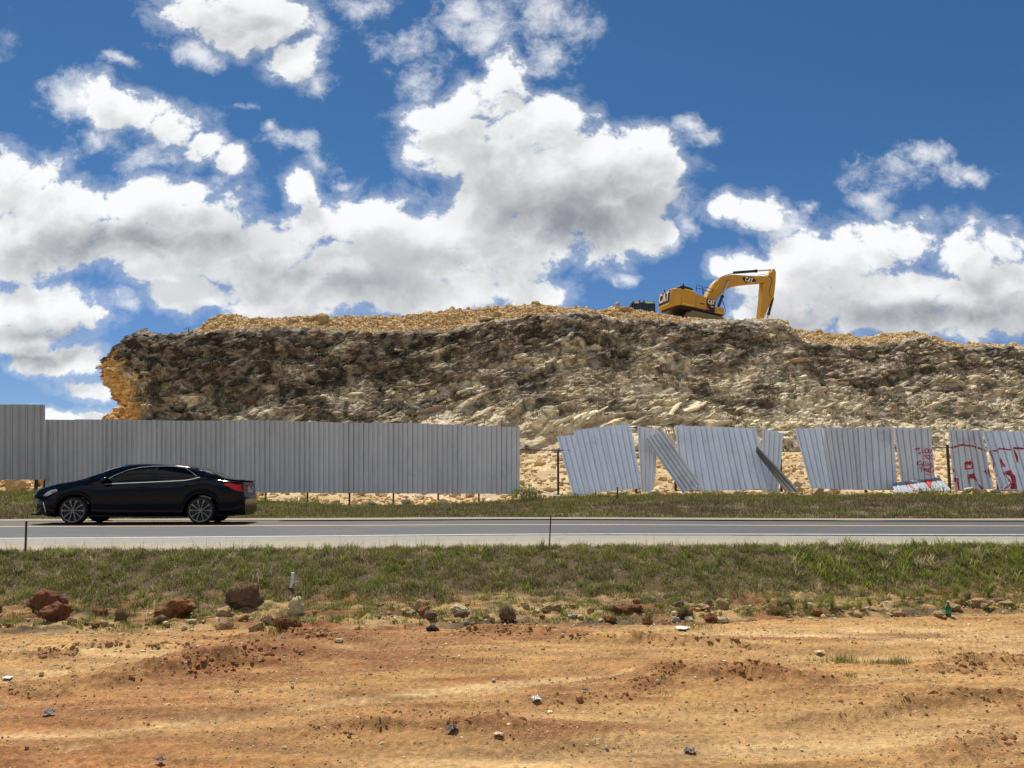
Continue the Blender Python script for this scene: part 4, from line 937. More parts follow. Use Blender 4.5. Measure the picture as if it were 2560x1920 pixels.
def section(a):
    w_ = float(taper(a)); zl = float(arch(a)); zt_ = float(np.interp(a, ta, tz)); zb_ = float(np.interp(a, ba, bz_)); zb_ = min(zb_, zt_-.015)
    zl = min(zl, zb_-.10); gh = zt_-zb_
    k = float(sstep(.10, .30, gh)); wt = lerp(.86*w_, .62, k); wtop = lerp(.55*w_, .44, k)
    mid = zl+(zb_-zl)*.52
    cp_ = [(w_*.93, zl), (w_*.975, zl+(mid-zl)*.3), (w_, mid), (w_*.992, zb_-.10*(zb_-zl)), (w_*.955, zb_), (lerp(w_*.90, .80, k), zb_+gh*.30), (lerp(w_*.84, .71, k), zb_+gh*.66), (wt, zb_+gh*.90), (wtop, zb_+gh*.985), (0.0, zt_)]
    cp_ = np.array(cp_); s_ = np.concatenate([[0], np.cumsum(np.hypot(*np.diff(cp_, axis=0).T))]); s_ /= s_[-1]
    # Catmull-Rom through the control points
    out = []; E = np.vstack([cp_[0]*2-cp_[1], cp_, [-cp_[-2][0], cp_[-2][1]]])
    for t in np.linspace(0, len(cp_)-1, NS):
        i = min(int(t), len(cp_)-2); f = t-i; p0_, p1_, p2_, p3_ = E[i], E[i+1], E[i+2], E[i+3]
        out.append(.5*((2*p1_)+(-p0_+p2_)*f+(2*p0_-5*p1_+4*p2_-p3_)*f*f+(-p0_+3*p1_-3*p2_+p3_)*f**3))
    return np.array(out)
SEC = np.array([section(a) for a in stn])
car = empty('sedan_car', CO+CT*((wf[0]+wr[0])/2)-CN*HW, 'glossy black four-door sedan with tinted windows driving left on the road', 'car')
CW = Matrix(((CT.x, -CN.x, 0, 0), (CT.y, -CN.y, 0, 0), (0, 0, 1, 0), (0, 0, 0, 1)))   # local x rearward, y away from the camera
car.matrix_world = Matrix.Translation(car.location) @ CW
AC = (wf[0]+wr[0])/2
def cl(a, b, z): return (a-AC, b, z)              # along, across from centre (near side negative), up
ring = np.concatenate([SEC*[1, 1], (SEC*[-1, 1])[:, ::-1][:, 1:]], axis=1)      # near side up over the roof and down the far side
V = np.stack([np.repeat(stn[:, None], ring.shape[1], 1)-AC, -ring[..., 0], ring[..., 1]], -1)
nr_ = ring.shape[1]
fcs = grid_faces(nr_, len(stn)); under = np.array([[i*nr_, (i+1)*nr_, (i+1)*nr_+nr_-1, i*nr_+nr_-1] for i in range(len(stn)-1)])
cap0 = np.array([[k, k+1, nr_-2-k, nr_-1-k] for k in range(nr_//2-1)]); cap1 = cap0[:, ::-1]+(len(stn)-1)*nr_
body = link('body', mesh_np('body', V.reshape(-1, 3), np.concatenate([fcs, under, cap0, cap1]), m_car), car)
for p in body.data.polygons[len(fcs):]: p.use_smooth = False
def side_b(a, z):
    i = np.clip(np.searchsorted(stn, a), 1, len(stn)-1); f = (a-stn[i-1])/(stn[i]-stn[i-1]+1e-9)
    s_ = SEC[i-1]*(1-f)+SEC[i]*f
    return float(np.interp(z, s_[:, 1], s_[:, 0]))
def on_side(name, poly, mat, off=.005, b=0.10, rows=9, cols=16, far=True, parent=None, thick=0):
    """a skin on the car's flank filling an outline traced on the photograph"""
    pl = np.array([ca(*z1(*p), b) for p in poly]); y0, y1 = pl[:, 1].min(), pl[:, 1].max(); g = []
    for z in np.linspace(y0+.001, y1-.001, rows):
        xs_ = []
        for i in range(len(pl)):
            a, c = pl[i], pl[(i+1) % len(pl)]
            if (a[1]-z)*(c[1]-z) <= 0 and a[1] != c[1]: xs_.append(a[0]+(z-a[1])/(c[1]-a[1])*(c[0]-a[0]))
        if len(xs_) < 2: continue
        g.append([(x, z) for x in np.linspace(min(xs_), max(xs_), cols)])
    res = []
    for sgn in ((-1, 1) if far else (-1,)):
        V = [cl(x, sgn*(side_b(x, z)+off), z) for row in g for x, z in row]
        res.append(link(name, mesh_np(name, np.array(V), grid_faces(cols, len(g)), mat), parent or car))
    return res
on_side('front_side_window', [(838,407),(1000,402),(1178,396),(1212,274),(1100,283),(1000,306),(910,346),(850,384)], m_glass)
on_side('rear_side_window', [(1226,388),(1350,386),(1462,381),(1478,298),(1440,284),(1350,274),(1254,271)], m_glass)
on_side('quarter_window', [(1472,380),(1560,362),(1520,325),(1484,302)], m_glass)
def strip(name, pts, wd, mat, off=.009, b=.04, far=True):
    q = [ca(*z1(*p), b) for p in pts]; aa_ = np.linspace(q[0][0], q[-1][0], 40); zz_ = np.interp(aa_, [p[0] for p in q], [p[1] for p in q])
    for sgn in ((-1, 1) if far else (-1,)):
        mb = MB().tube([cl(a, sgn*(side_b(a, z)+off*.4), z) for a, z in zip(aa_, zz_)], wd/2, 6); mb.build(name, mat, car, smooth=True)
strip('belt_trim', [(828,412),(1000,406),(1185,398),(1340,391),(1465,384),(1520,374),(1578,359)], .024, m_chrome)
strip('window_trim', [(850,378),(912,342),(1000,303),(1100,280),(1212,270),(1350,270),(1442,280),(1482,297),(1560,352)], .010, m_chrome, b=.12)
strip('pillar_trim', [(1196,396),(1230,274)], .022, m_blk, b=.1)
strip('pillar_trim', [(1212,396),(1246,274)], .016, m_blk, b=.1)
strip('door_handle', [(1064,438),(1110,436),(1160,434)], .030, m_car, off=.05, b=0); strip('door_handle', [(1455,421),(1500,419),(1545,418)], .030, m_car, off=.05, b=0)
strip('door_seam', [(752,640),(748,560),(756,470),(770,420)], .008, m_blk, off=-.002, b=0); strip('door_seam', [(1186,668),(1190,560),(1184,470),(1186,400)], .008, m_blk, off=-.002, b=0)
strip('sill_trim', [(700,664),(1080,672),(1440,670)], .022, m_blk, b=0)
on_side('tail_light', [(1756,409),(1810,404),(1870,406),(1925,418),(1936,440),(1912,474),(1872,470),(1806,432)], m_tail, .008, .04, 8, 12)
on_side('headlight', [(348,508),(378,474),(420,456),(455,452),(470,470),(430,488),(380,508)], m_lamp, .008, .12, 8, 14)
on_side('indicator_light', [(415,478),(462,462),(466,472),(425,490)], m_amber, .012, .12, 5, 8)
on_side('fog_light_trim', [(340,556),(350,556),(374,636),(362,638)], m_chrome, .010, .1, 8, 4)
# glass front and back, following the cabin
def on_top(name, px0, px1, mat, wmax=.96, off=.006):
    a0, a1 = ca(*z1(*px0), HW)[0], ca(*z1(*px1), HW)[0]; g = []
    for a in np.linspace(a0, a1, 14):
        i = np.clip(np.searchsorted(stn, a), 1, len(stn)-1); s_ = SEC[i]; w_ = s_[-8, 0]*wmax
        g.append([cl(a, y, np.interp(abs(y), s_[::-1, 0], s_[::-1, 1])+off) for y in np.linspace(-w_, w_, 15)])
    return link(name, mesh_np(name, np.array(g).reshape(-1, 3), grid_faces(15, 14), mat), car)
on_top('windscreen', (775,362), (1090,259), m_glass); on_top('rear_window', (1560,272), (1822,366), m_glass)
# spoiler lip, grille, splitter, plate, bumper insert, mirrors, antenna
sa, sz_ = ca(*z1(1966,384), HW)
MB().box(cl(sa-.07, 0, sz_-.005), (.20, 1.24, .022)).build('spoiler', m_car, car, .008)
fa_, fz_ = ca(*z1(300,600), HW*.7)
gm_ = MB()
for k in range(5): gm_.box(cl(A0+.03, 0, wf[1]-.06+k*.045), (.05, 1.06-.05*k, .016))
gm_.build('front_grille', m_blk, car)
MB().box(cl(A0+.09, 0, float(lz[0])+.005), (.30, 1.30, .03)).build('front_splitter', m_car, car, .01)
_pa, _pz = ca(*z1(1972,455), HW)
MB().box(cl(_pa+.012, 0, _pz), (.03, .50, .14)).build('licence_plate', m_plate, car, .004)
MB().box(cl(A1-.10, 0, wr[1]-.02), (.16, 1.05, .12)).build('rear_bumper_insert', m_blk, car, .02)
for sgn in (-1, 1):
    ma, mz = ca(*z1(822,384), -.1); bm = bmesh.new(); bmesh.ops.create_uvsphere(bm, u_segments=16, v_segments=10, radius=1)
    for v in bm.verts: v.co = Vector(cl(ma+v.co.x*.085, sgn*(side_b(ma, mz)+.13)+v.co.y*.11, mz+v.co.z*.075+.02*v.co.x))
    me = bpy.data.meshes.new('wing_mirror'); bm.to_mesh(me); bm.free()
    for p in me.polygons: p.use_smooth = True
    mo = link('wing_mirror', me, car, m_car)
    MB().tube([cl(ma, sgn*(side_b(ma, mz)-.02), mz-.05), cl(ma, sgn*(side_b(ma, mz)+.10), mz-.03)], .02, 6).build('mirror_arm', m_blk, mo)
MB().box(cl((wf[0]+wr[0])/2, 0, wf[1]+.04), (A1-A0-.5, 1.12, .26)).build('underbody', m_blk, car)
# wheels
def wheel(a, sgn):
    bw = HW-.10; z = wf[1]
    c = Vector(cl(a, sgn*bw, zroad+WR))
    w_ = bpy.data.objects.new('wheel', None); COL.objects.link(w_); w_.parent = car; w_.location = c
    # tyre: lathe
    prf = [(.238,-.10),(.262,-.108),(.285,-.10),(WR-.003,-.07),(WR,-.03),(WR,.03),(WR-.003,.07),(.285,.10),(.262,.108),(.238,.10)]
    n = 48; V = [(r_*math.cos(2*math.pi*k/n), y, r_*math.sin(2*math.pi*k/n)) for k in range(n) for r_, y in prf]; m_ = len(prf)
    F = [(k*m_+i, k*m_+i+1, ((k+1) % n)*m_+i+1, ((k+1) % n)*m_+i) for k in range(n) for i in range(m_-1)]
    ty = link('tyre', mesh_np('tyre', np.array(V), np.array(F), m_tyre), w_)
    s = sgn; mb = MB()
    for k in range(n):                              # rim ring
        q0, q1 = 2*math.pi*k/n, 2*math.pi*(k+1)/n
        for (ra, ya, rb, yb) in ((.246, .104, .232, .098), (.232, .098, .222, .02)):
            mb.add([(ra*math.cos(q0), s*ya, ra*math.sin(q0)), (ra*math.cos(q1), s*ya, ra*math.sin(q1)), (rb*math.cos(q1), s*yb, rb*math.sin(q1)), (rb*math.cos(q0), s*yb, rb*math.sin(q0))], [(0,1,2,3)])
    for k in range(10):                             # spokes flare towards the rim, in pairs
        q = 2*math.pi*(k//2)/5+math.pi/2+(.30 if k % 2 else -.30); tq = 2*math.pi*(k//2)/5+math.pi/2+(.13 if k % 2 else -.13)
        def pt(r_, qq, d_, y): e = Vector((-math.sin(qq), 0, math.cos(qq))); return Vector((math.cos(qq), 0, math.sin(qq)))*r_+e*d_+Vector((0, s*y, 0))
        for (dy) in (0,):
            mb.add([pt(.03, tq, -.008, .098), pt(.03, tq, .008, .098), pt(.17, q, .010, .102), pt(.17, q, -.010, .102), pt(.238, q, .024, .098), pt(.238, q, -.024, .098),
                    pt(.03, tq, -.008, .06), pt(.03, tq, .008, .06), pt(.17, q, .010, .06), pt(.17, q, -.010, .06), pt(.238, q, .024, .06), pt(.238, q, -.024, .06)],
                   [(0,1,2,3),(3,2,4,5),(6,9,8,7),(9,11,10,8),(0,3,9,6),(3,5,11,9),(1,7,8,2),(2,8,10,4)])
    mb.tube([(0, s*.06, 0), (0, s*.106, 0)], .034, 14)
    mb.build('rim', m_alloy, w_)
    mb = MB().tube([(0, -.05, 0), (0, s*.045, 0)], .225, 32); mb.build('brake_disc', m_blk, w_)
for a in (wf[0], wr[0]):
    for s in (-1, 1): wheel(a, s)
car.location.z = .004
# ---------------------------------------------------------------- excavator on the hilltop
def mat_yellow():
    m, t, b = mat_new('machine_yellow'); tc_ = t.n('ShaderNodeTexCoord'); n1 = t.noise(tc_.outputs['Object'], 1.6, 6, .65); n2 = t.noise(tc_.outputs['Object'], 7, 5, .7)
    c = t.mix(t.m('MULTIPLY', t.ss(n1, .45, .75), .35), (.53,.285,.024), (.44,.28,.11)); c = t.mix(t.m('MULTIPLY', t.ss(n2, .58, .75), .35), c, (.30,.20,.09))
    t.lk(c, b.inputs['Base Color']); b.inputs['Roughness'].default_value = .48; return m
m_my = mat_yellow(); m_mb = mat_plain('machine_black', (.014,.014,.015), .45); m_hv = mat_plain('reflective_yellow_tape', (.75,.72,.03), .4)
m_wt = mat_plain('white_lettering', (.80,.80,.78), .5, noise=.05); m_or = mat_plain('orange_triangle', (.80,.36,.02), .5, noise=.05); m_rd = mat_plain('red_flash', (.42,.06,.03), .5)
m_rod = mat_plain('steel_rod', (.62,.62,.63), .25, .9, noise=.05); m_mud = mat_plain('muddy_track', (.20,.155,.10), .9, noise=.4, scale=5, bump=.5); m_cabg = mat_plain('cab_glass', (.02,.035,.04), .08, 0, .5)
Z6 = lambda x, y: (1640+x/12.289, 690+y/12.289); Z7 = lambda x, y: (1760+x/11.06, 660+y/11.06)
TH = R(24); TI = R(5.5); EY = 76.0
a_, f_, u_ = pdir(1748, 780); EO = Vector((a_/f_*EY, EY, 15.5))
EH = Vector((math.cos(TH)*math.cos(TI), math.sin(TH)*math.cos(TI), -math.sin(TI))); EL = Vector((-math.sin(TH), math.cos(TH), 0)); EU = EH.cross(EL).normalized()
def exr(px, py, lat):
    o = Vector((0, 0, CAMZ)); d = Vector(pdir(px, py)); p0_ = EO+EL*lat; t = (p0_-o).dot(EL)/d.dot(EL); p = o+d*t
    return (p-EO).dot(EH), (p-EO).dot(EU)
_zt = exr(*Z6(1180,1085), -1.5)[1]; EZ0 = _zt-1.02                     # ground under the tracks
exc = empty('excavator', (0,0,0), 'yellow crawler excavator parked on top of the hill with its arm reaching down', 'excavator')
ME = Matrix(((EH.x, EL.x, EU.x, 0), (EH.y, EL.y, EU.y, 0), (EH.z, EL.z, EU.z, 0), (0, 0, 0, 1)))
exc.matrix_world = Matrix.Translation(EO+EU*EZ0) @ ME
def exp_(p, lat, Zf): x, z = exr(*Zf(*p), lat); return (x, z-EZ0)
W3 = lambda a, c, d: Vector((a, d, c))
def side(name, pts, Zf, l0, l1, mat, parent=exc, bev=.04, tl=None):
    q = [exp_(p, l0 if tl is None else tl, Zf) for p in pts]
    return MB().prism(q, l0, l1, W3).build(name, mat, parent, bev)
def flat(name, pts, Zf, lat, mat, parent, th=.02):
    return side(name, pts, Zf, lat-th, lat, mat, parent, 0)
def textm(name, body, size, mat, parent, M, bold=.02):
    cu = bpy.data.curves.new(name, 'FONT'); cu.body = body; cu.size = size; cu.align_x = 'CENTER'; cu.align_y = 'CENTER'; cu.extrude = .006; cu.offset = bold; cu.resolution_u = 3
    o = bpy.data.objects.new(name, cu); COL.objects.link(o); dg = bpy.context.evaluated_depsgraph_get()
    me = bpy.data.meshes.new_from_object(o.evaluated_get(dg)); bpy.data.objects.remove(o); bpy.data.curves.remove(cu)
    me.transform(M); me.materials.clear(); return link(name, me, parent, mat)
SIDEM = lambda x, z, lat: Matrix(((1,0,0,x),(0,0,-1,lat),(0,1,0,z),(0,0,0,1)))   # text lying on the right flank
# upper body
zb = exp_((780,890), -1.5, Z6)[1]; ztp = exp_((790,375), -1.5, Z6)[1]; xs_ = exp_((785,600), -1.5, Z6)[0]
cwp = [(xs_,1.5),(-3.2,1.5),(-3.52,1.28),(-3.64,-.72),(-3.58,-1.05),(-3.40,-1.32),(-3.12,-1.48),(xs_,-1.5)]
cw = MB().prism(cwp, zb-.02, ztp, lambda a, c, d: Vector((a, c, d))).build('counterweight', m_my, exc, .09, 3, True)
f0, f1 = Vector((-3.52,1.28,0)), Vector((-3.64,-.72,0)); fd = (f1-f0).normalized(); fn = Vector((fd.y, -fd.x, 0)); fn = fn if fn.x < 0 else -fn; fl = (f1-f0).length
def rear(s, z, o=.012): p = f0+fd*(s*fl)+fn*o; return Vector((p.x, p.y, z))
H_ = ztp-zb
mb = MB(); pl = [(.06,.20),(.02,.80),(.14,.96),(.95,.96),(.93,.24)]
mb.add([rear(s, zb+z*H_, .014) for s, z in pl]+[rear(s, zb+z*H_, .002) for s, z in pl], [(0,1,2,3,4)]+[(i, i+5, (i+1) % 5+5, (i+1) % 5) for i in range(5)]); bp_ = mb.build('rear_panel', m_mb, cw)
MR = Matrix(((fd.x, 0, fn.x, rear(.47, 0, .026).x), (fd.y, 0, fn.y, rear(.47, 0, .026).y), (0, 1, 0, zb+H_*.60), (0,0,0,1)))
textm('lettering', 'CAT', .90, m_wt, bp_, MR @ Matrix.Diagonal((.95,1.25,1,1)), .03)
mb = MB(); mb.add([rear(.36, zb+H_*.36, .04), rear(.60, zb+H_*.36, .04), rear(.48, zb+H_*.60, .04)], [(0,1,2)]); mb.build('triangle', m_or, bp_)
mb = MB(); pl = [(.02,.09),(.02,.14),(.94,.17),(.94,.12)]; mb.add([rear(s, zb+z*H_, .016) for s, z in pl], [(0,1,2,3)]); mb.build('reflective_tape', m_hv, cw)
side('engine_door', [(790,395),(870,415),(1190,485),(1238,545),(1222,962),(780,885)], Z6, -1.5, -.2, m_my)
MB().box(((xs_-.9)/2-.15, .55, (zb+ztp)/2-.03), (abs(xs_+.9)+.25, 1.86, H_-.08)).build('engine_housing', m_my, exc, .05)
fdp = side('side_panel', [(1246,548),(1420,592),(1558,682),(1556,1042),(1230,965)], Z6, -1.5, -.45, m_my)
c_ = exp_((1425,855), -1.5, Z6); textm('fleet_number', '06-01', .20, m_mb, fdp, SIDEM(c_[0], c_[1], -1.512), .004)
dp = side('badge_panel', [(1562,682),(1832,748),(1800,1094),(1562,1044)], Z6, -1.505, -.45, m_mb)
c_ = exp_((1690,805), -1.5, Z6); textm('lettering', 'CAT', .40, m_wt, dp, SIDEM(c_[0], c_[1], -1.525) @ Matrix.Diagonal((.95,1.2,1,1)), .014)
c2_ = exp_((1715,945), -1.5, Z6); textm('lettering', '336F', .15, m_wt, dp, SIDEM(c2_[0], c2_[1], -1.525), .006)
flat('triangle', [(1640,870),(1740,890),(1690,800)], Z6, -1.533, m_or, dp, .004); flat('red_flash', [(1548,870),(1566,880),(1640,1056),(1556,1040)], Z6, -1.51, m_rd, dp, .01)
side('tool_box', [(1838,935),(2055,965),(2096,1010),(2096,1195),(1802,1135)], Z6, -1.5, -.5, m_my)
side('sill', [(775,868),(1215,952),(1560,1040),(1800,1092),(2092,1188),(2092,1228),(775,912)], Z6, -1.44, 1.4, m_mb)
MB().box((-.9, 0, zb-.12), (4.6, 2.5, .2)).build('deck', m_mb, exc, .03); MB().tube([(0,0,.75), (0,0,zb-.1)], .75, 24).build('slew_ring', m_mb, exc)
side('hood', [(690,330),(812,278),(1128,380),(1146,445),(870,392),(700,352)], Z6, -1.0, .7, m_mb, bev=.06, tl=-1.0)
for p, lat in (((842,245), -.9), ((265,440), .4)):
    x, z = exp_(p, lat, Z6); MB().tube([(x, lat, z-.20), (x, lat, z+.02)], .06, 8).build('camera_stalk', m_mb, exc)
for pts in ([(875,382),(1182,458),(1182,482),(875,408)], [(812,822),(1182,912),(1182,930),(812,842)], [(1872,1098),(2022,1136),(2022,1154),(1872,1116)]): flat('reflective_tape', pts, Z6, -1.51, m_hv, exc, .008)
for pts in ([(1240,470),(1246,292),(1275,275),(1430,322),(1432,555)], [(1250,370),(1430,416)], [(1452,610),(1472,362),(1492,340),(1722,402),(1742,440),(1738,500),(1662,490),(1470,432)]):
    MB().tube([(lambda q: (q[0], -1.35, q[1]))(exp_(p, -1.35, Z6)) for p in pts], .026, 6).build('handrail', m_mb, exc)
MB().tube([(lambda q: (q[0], -1.40, q[1]))(exp_(p, -1.40, Z6)) for p in [(2040,750),(2090,900),(2132,1035),(2112,1190)]], .028, 6).build('mirror_bracket', m_mb, exc)
# cab on the far side of the boom
MB().box((.75, 1.0, zb+.78), (1.7, .95, 1.5)).build('cab', m_mb, exc, .08); 
# boom, stick and rams
bo = side('boom', [(20,1010),(90,880),(180,720),(300,525),(430,402),(560,342),(700,302),(850,292),(1100,312),(1500,328),(1780,332),(1848,380),(1850,440),(1800,482),(1640,512),(1400,528),(1100,560),(800,612),(650,685),(560,755),(450,865),(350,1010),(330,1130),(60,1080)], Z7, -.36, .36, m_my, bev=.03)
flat('badge', [(1065,356),(1310,366),(1410,412),(1455,482),(1165,520),(1085,430)], Z7, -.362, m_mb, bo, .012)
c_ = exp_((1240,445), -.36, Z7); textm('lettering', 'CAT', .48, m_wt, bo, SIDEM(c_[0], c_[1], -.385) @ Matrix.Diagonal((.9,1.15,1,1)), .016)
flat('triangle', [(1215,500),(1290,490),(1250,445)], Z7, -.395, m_or, bo, .004); flat('red_flash', [(1066,425),(1090,432),(1180,518),(1140,516)], Z7, -.378, m_rd, bo, .006)
for pts in ([(1390,342),(1550,345),(1550,360),(1390,358)], [(415,540),(428,545),(335,700),(322,694)]): flat('reflective_tape', pts, Z7, -.366, m_hv, bo, .008)
for k, lat in enumerate((-.26, -.13, 0, .13, .26)):
    MB().tube([(lambda q: (q[0], lat, q[1]))(exp_(p, lat, Z7)) for p in [(75,900),(170,720),(290,515),(420,392),(560,328),(690,285),(800,262)]], .045, 6).build('hose', m_mb if k % 2 else m_my, bo)
MB().tube([(lambda q: (q[0], -.2, q[1]))(exp_(p, -.2, Z7)) for p in [(1500,322),(1560,300),(1620,288),(1690,300),(1750,325)]], .02, 6).build('hose', m_mb, bo)
st_ = side('stick', [(1775,335),(1905,140),(1935,128),(1968,155),(1996,240),(1984,480),(1960,720),(1930,935),(1880,985),(1665,1500),(1560,1490),(1615,900),(1640,520),(1745,490),(1800,420)], Z7, -.30, .30, m_my, bev=.03)
MB().tube([(lambda q: (q[0], -.32, q[1]))(exp_(p, -.32, Z7)) for p in [(1800,340),(1860,360),(1880,430),(1850,600),(1810,730),(1820,860),(1880,930)]], .024, 6).build('hose', m_mb, st_)
for pts in ([(1974,260),(1986,260),(1968,440),(1956,440)], [(1690,1340),(1700,1345),(1650,1460),(1640,1455)]): flat('reflective_tape', pts, Z7, -.306, m_hv, st_, .008)
def ram(name, pts, lat, r0, r1, split):
    q = [(lambda q: Vector((q[0], lat, q[1])))(exp_(p, lat, Z7)) for p in pts]
    m_ = q[0].lerp(q[1], split); b_ = MB().tube([q[0], m_], r0, 12).build(name, m_mb, exc); MB().tube([m_-(q[1]-q[0]).normalized()*.05, q[1]], r1, 10).build('ram_rod', m_rod, b_)
    MB().tube([m_-(q[1]-q[0]).normalized()*.16, m_], r0*1.25, 12).build('ram_collar', m_mb, b_)
ram('stick_ram', [(820,240),(1895,162)], 0, .125, .065, .585)
for lat in (-.52, .52): ram('boom_ram', [(395,1175),(678,470)], lat, .125, .07, .42)
ram('bucket_ram', [(1905,935),(1752,1510)], -.05, .12, .06, .82)
for lat in (-.40, .40): MB().tube([(lambda q: (q[0], lat, q[1]))(exp_(p, lat, Z7)) for p in [(678,470)]]+[(lambda q: (q[0], lat*.7, q[1]))(exp_((678,470), lat, Z7))], .11, 12).build('pivot_pin', m_mb, bo)
# tracks
tx0 = exp_((985,1230), -1.55, Z6)[0]
for lat in (-1.3, 1.3):
    n = 24; r_ = .50; L_ = 3.9; pl = [(tx0+r_-r_*math.sin(math.pi*k/n), .51+r_*math.cos(math.pi*k/n)) for k in range(n+1)]+[(tx0+r_+L_-2*r_+r_*math.sin(math.pi*k/n), .51-r_*math.cos(math.pi*k/n)) for k in range(n+1)]
    tk = MB().prism(pl, lat-.30, lat+.30, W3).build('track', m_mud, exc)
    mb = MB()
    for i in range(0, len(pl)):
        a, c = Vector(pl[i]), Vector(pl[(i+1) % len(pl)]); d = c-a; m_n = max(1, int(d.length/.17))
        for k in range(m_n):
            p = a.lerp(c, (k+.5)/m_n); ang = math.atan2(d.y, d.x); mb.box((p.x, lat, p.y), (.11, .62, .05), Matrix.Rotation(-ang, 3, 'Y'))
    mb.build('track_shoe', m_mud, tk); MB().box((tx0+L_/2, lat, .5), (L_-1.2, .5, .45)).build('track_frame', m_mb, tk)
# ---------------------------------------------------------------- second machine, only its cab shows above the rubble
ZC = lambda x, y: (1560+x/13.825, 730+y/13.825)
DY = 79.0; l = P(*ZC(270,560), DY); rr = P(*ZC(1090,560), DY); tp_ = P(*ZC(560,335), DY); zr = tp_.z; wd = rr.x-l.x
doz = empty('bulldozer', (l.x+wd/2, DY+1, zr-3.1), 'second machine behind the rubble showing only its dark glazed cab with red beacons', 'bulldozer')
cx = wd/2
def dl(px, py, dy=0.0): p = P(*ZC(px, py), DY+dy); return Vector((p.x-(l.x+wd/2), p.y-(DY+1), p.z-(zr-3.1)))
roof = MB().box((0, .1, 3.0), (wd*.98, 2.0, .16)).build('cab_roof', m_mb, doz, .05)
for x0, x1 in ((365,510), (755,1055)):
    a, b_ = dl(x0, 395), dl(x1, 345); MB().box(((a.x+b_.x)/2, -.92, 3.02), (b_.x-a.x, .03, .10)).build('reflective_tape', m_hv, roof)
for px in (350, 400, 690, 900, 1075): a = dl(px, 450); MB().box((a.x, -.82, 2.35), (.16 if px == 690 else .08, .10, 1.25)).build('cab_post', m_mb, doz)
for x0, x1 in ((400,690), (690,900), (900,1075)):
    a, b_ = dl(x0, 450), dl(x1, 450); MB().box(((a.x+b_.x)/2, -.80, 2.40), (b_.x-a.x-.02, .02, 1.05)).build('cab_window', m_cabg, doz)
MB().box((0, .9, 2.35), (wd*.9, .08, 1.2)).build('cab_window', m_cabg, doz)
for px, m_ in ((560, m_rd), (705, m_rd), (1050, m_mb), (345, m_mb)): a = dl(px, 300); MB().tube([(a.x, -.6, 3.05), (a.x, -.6, 3.34 if m_ is m_rd else 3.22)], .075 if m_ is m_rd else .06, 8).build('beacon' if m_ is m_rd else 'work_light', m_, doz)
a = dl(235, 450); MB().tube([(a.x+.35, -.7, 2.95), (a.x, -.8, 2.9), (a.x, -.8, 2.2)], .03, 6).build('mirror_bracket', m_mb, doz)
MB().box((.2, .2, 1.2), (wd*1.2, 2.1, 1.1)).build('engine_hood', m_my, doz, .08)
for s in (-1, 1): MB().box((.2, s*1.15+.1, .45), (wd*1.5, .5, .85)).build('track', m_mud, doz, .2)
# ---------------------------------------------------------------- loose rocks, clods and litter
def ground_at(px, py):
    a, f, u = pdir(px, py)
    for Y in np.arange(4, 31, .02):
        x = a/f*Y; z = CAMZ+u/f*Y; xx = np.array([x]); yy = np.array([Y])
        if Y < Yd(xx)[0]: g = float(dirt_z(x, Y)[0])
        elif Y < Yg(xx)[0]: g = float(bank_z(xx, yy)[0])
        elif Y < Yf(xx)[0]: g = float(road_z(xx, yy)[0])-.03
        else: g = float(verge_z(xx, yy)[0])
        if z <= g: return Vector((x, Y, g))
    return P(px, py, 30)
def mat_clod(name, c0, c1, c2):
    m, t, b = mat_new(name); tc_ = t.n('ShaderNodeTexCoord'); o = tc_.outputs['Object']
    n1 = t.noise(o, 5, 6, .65); n2 = t.noise(o, 16, 6, .7); n3 = t.noise(o, 40, 5, .7)
    c = t.mix(t.ss(n1, .35, .65), c0, c1); c = t.mix(t.m('MULTIPLY', t.ss(n2, .5, .72), .8), c, c2); c = t.mix(1.0, c, t_grey(t, t.m('MULTIPLY_ADD', n3, .9, .55)), 'MULTIPLY')
    t.lk(c, b.inputs['Base Color']); b.inputs['Roughness'].default_value = .95; b.inputs['Specular IOR Level'].default_value = .15
    bp = t.n('ShaderNodeBump'); bp.inputs['Strength'].default_value = 1.0; bp.inputs['Distance'].default_value = .05; t.lk(n2, bp.inputs['Height']); t.lk(bp.outputs[0], b.inputs['Normal']); return m
MC = dict(red=mat_clod('red_clay', (.24,.095,.042), (.16,.062,.030), (.36,.19,.10)), redtan=mat_clod('red_ochre_clay', (.30,.145,.055), (.20,.075,.03), (.44,.27,.11)),
          tan=mat_clod('tan_limestone', (.46,.32,.15), (.36,.24,.11), (.58,.44,.22)), pale=mat_clod('pale_limestone', (.66,.57,.33), (.56,.46,.25), (.72,.65,.42)),
          brown=mat_clod('brown_earth', (.24,.15,.08), (.17,.10,.055), (.34,.23,.13)), dark=mat_clod('dark_earth', (.07,.05,.032), (.05,.035,.025), (.14,.10,.06)), grey=mat_clod('grey_stone', (.44,.42,.37), (.34,.32,.28), (.55,.53,.48)))
m_rootblade = mat_attr('dry_grass', .9, .2, 20, trans=.2)
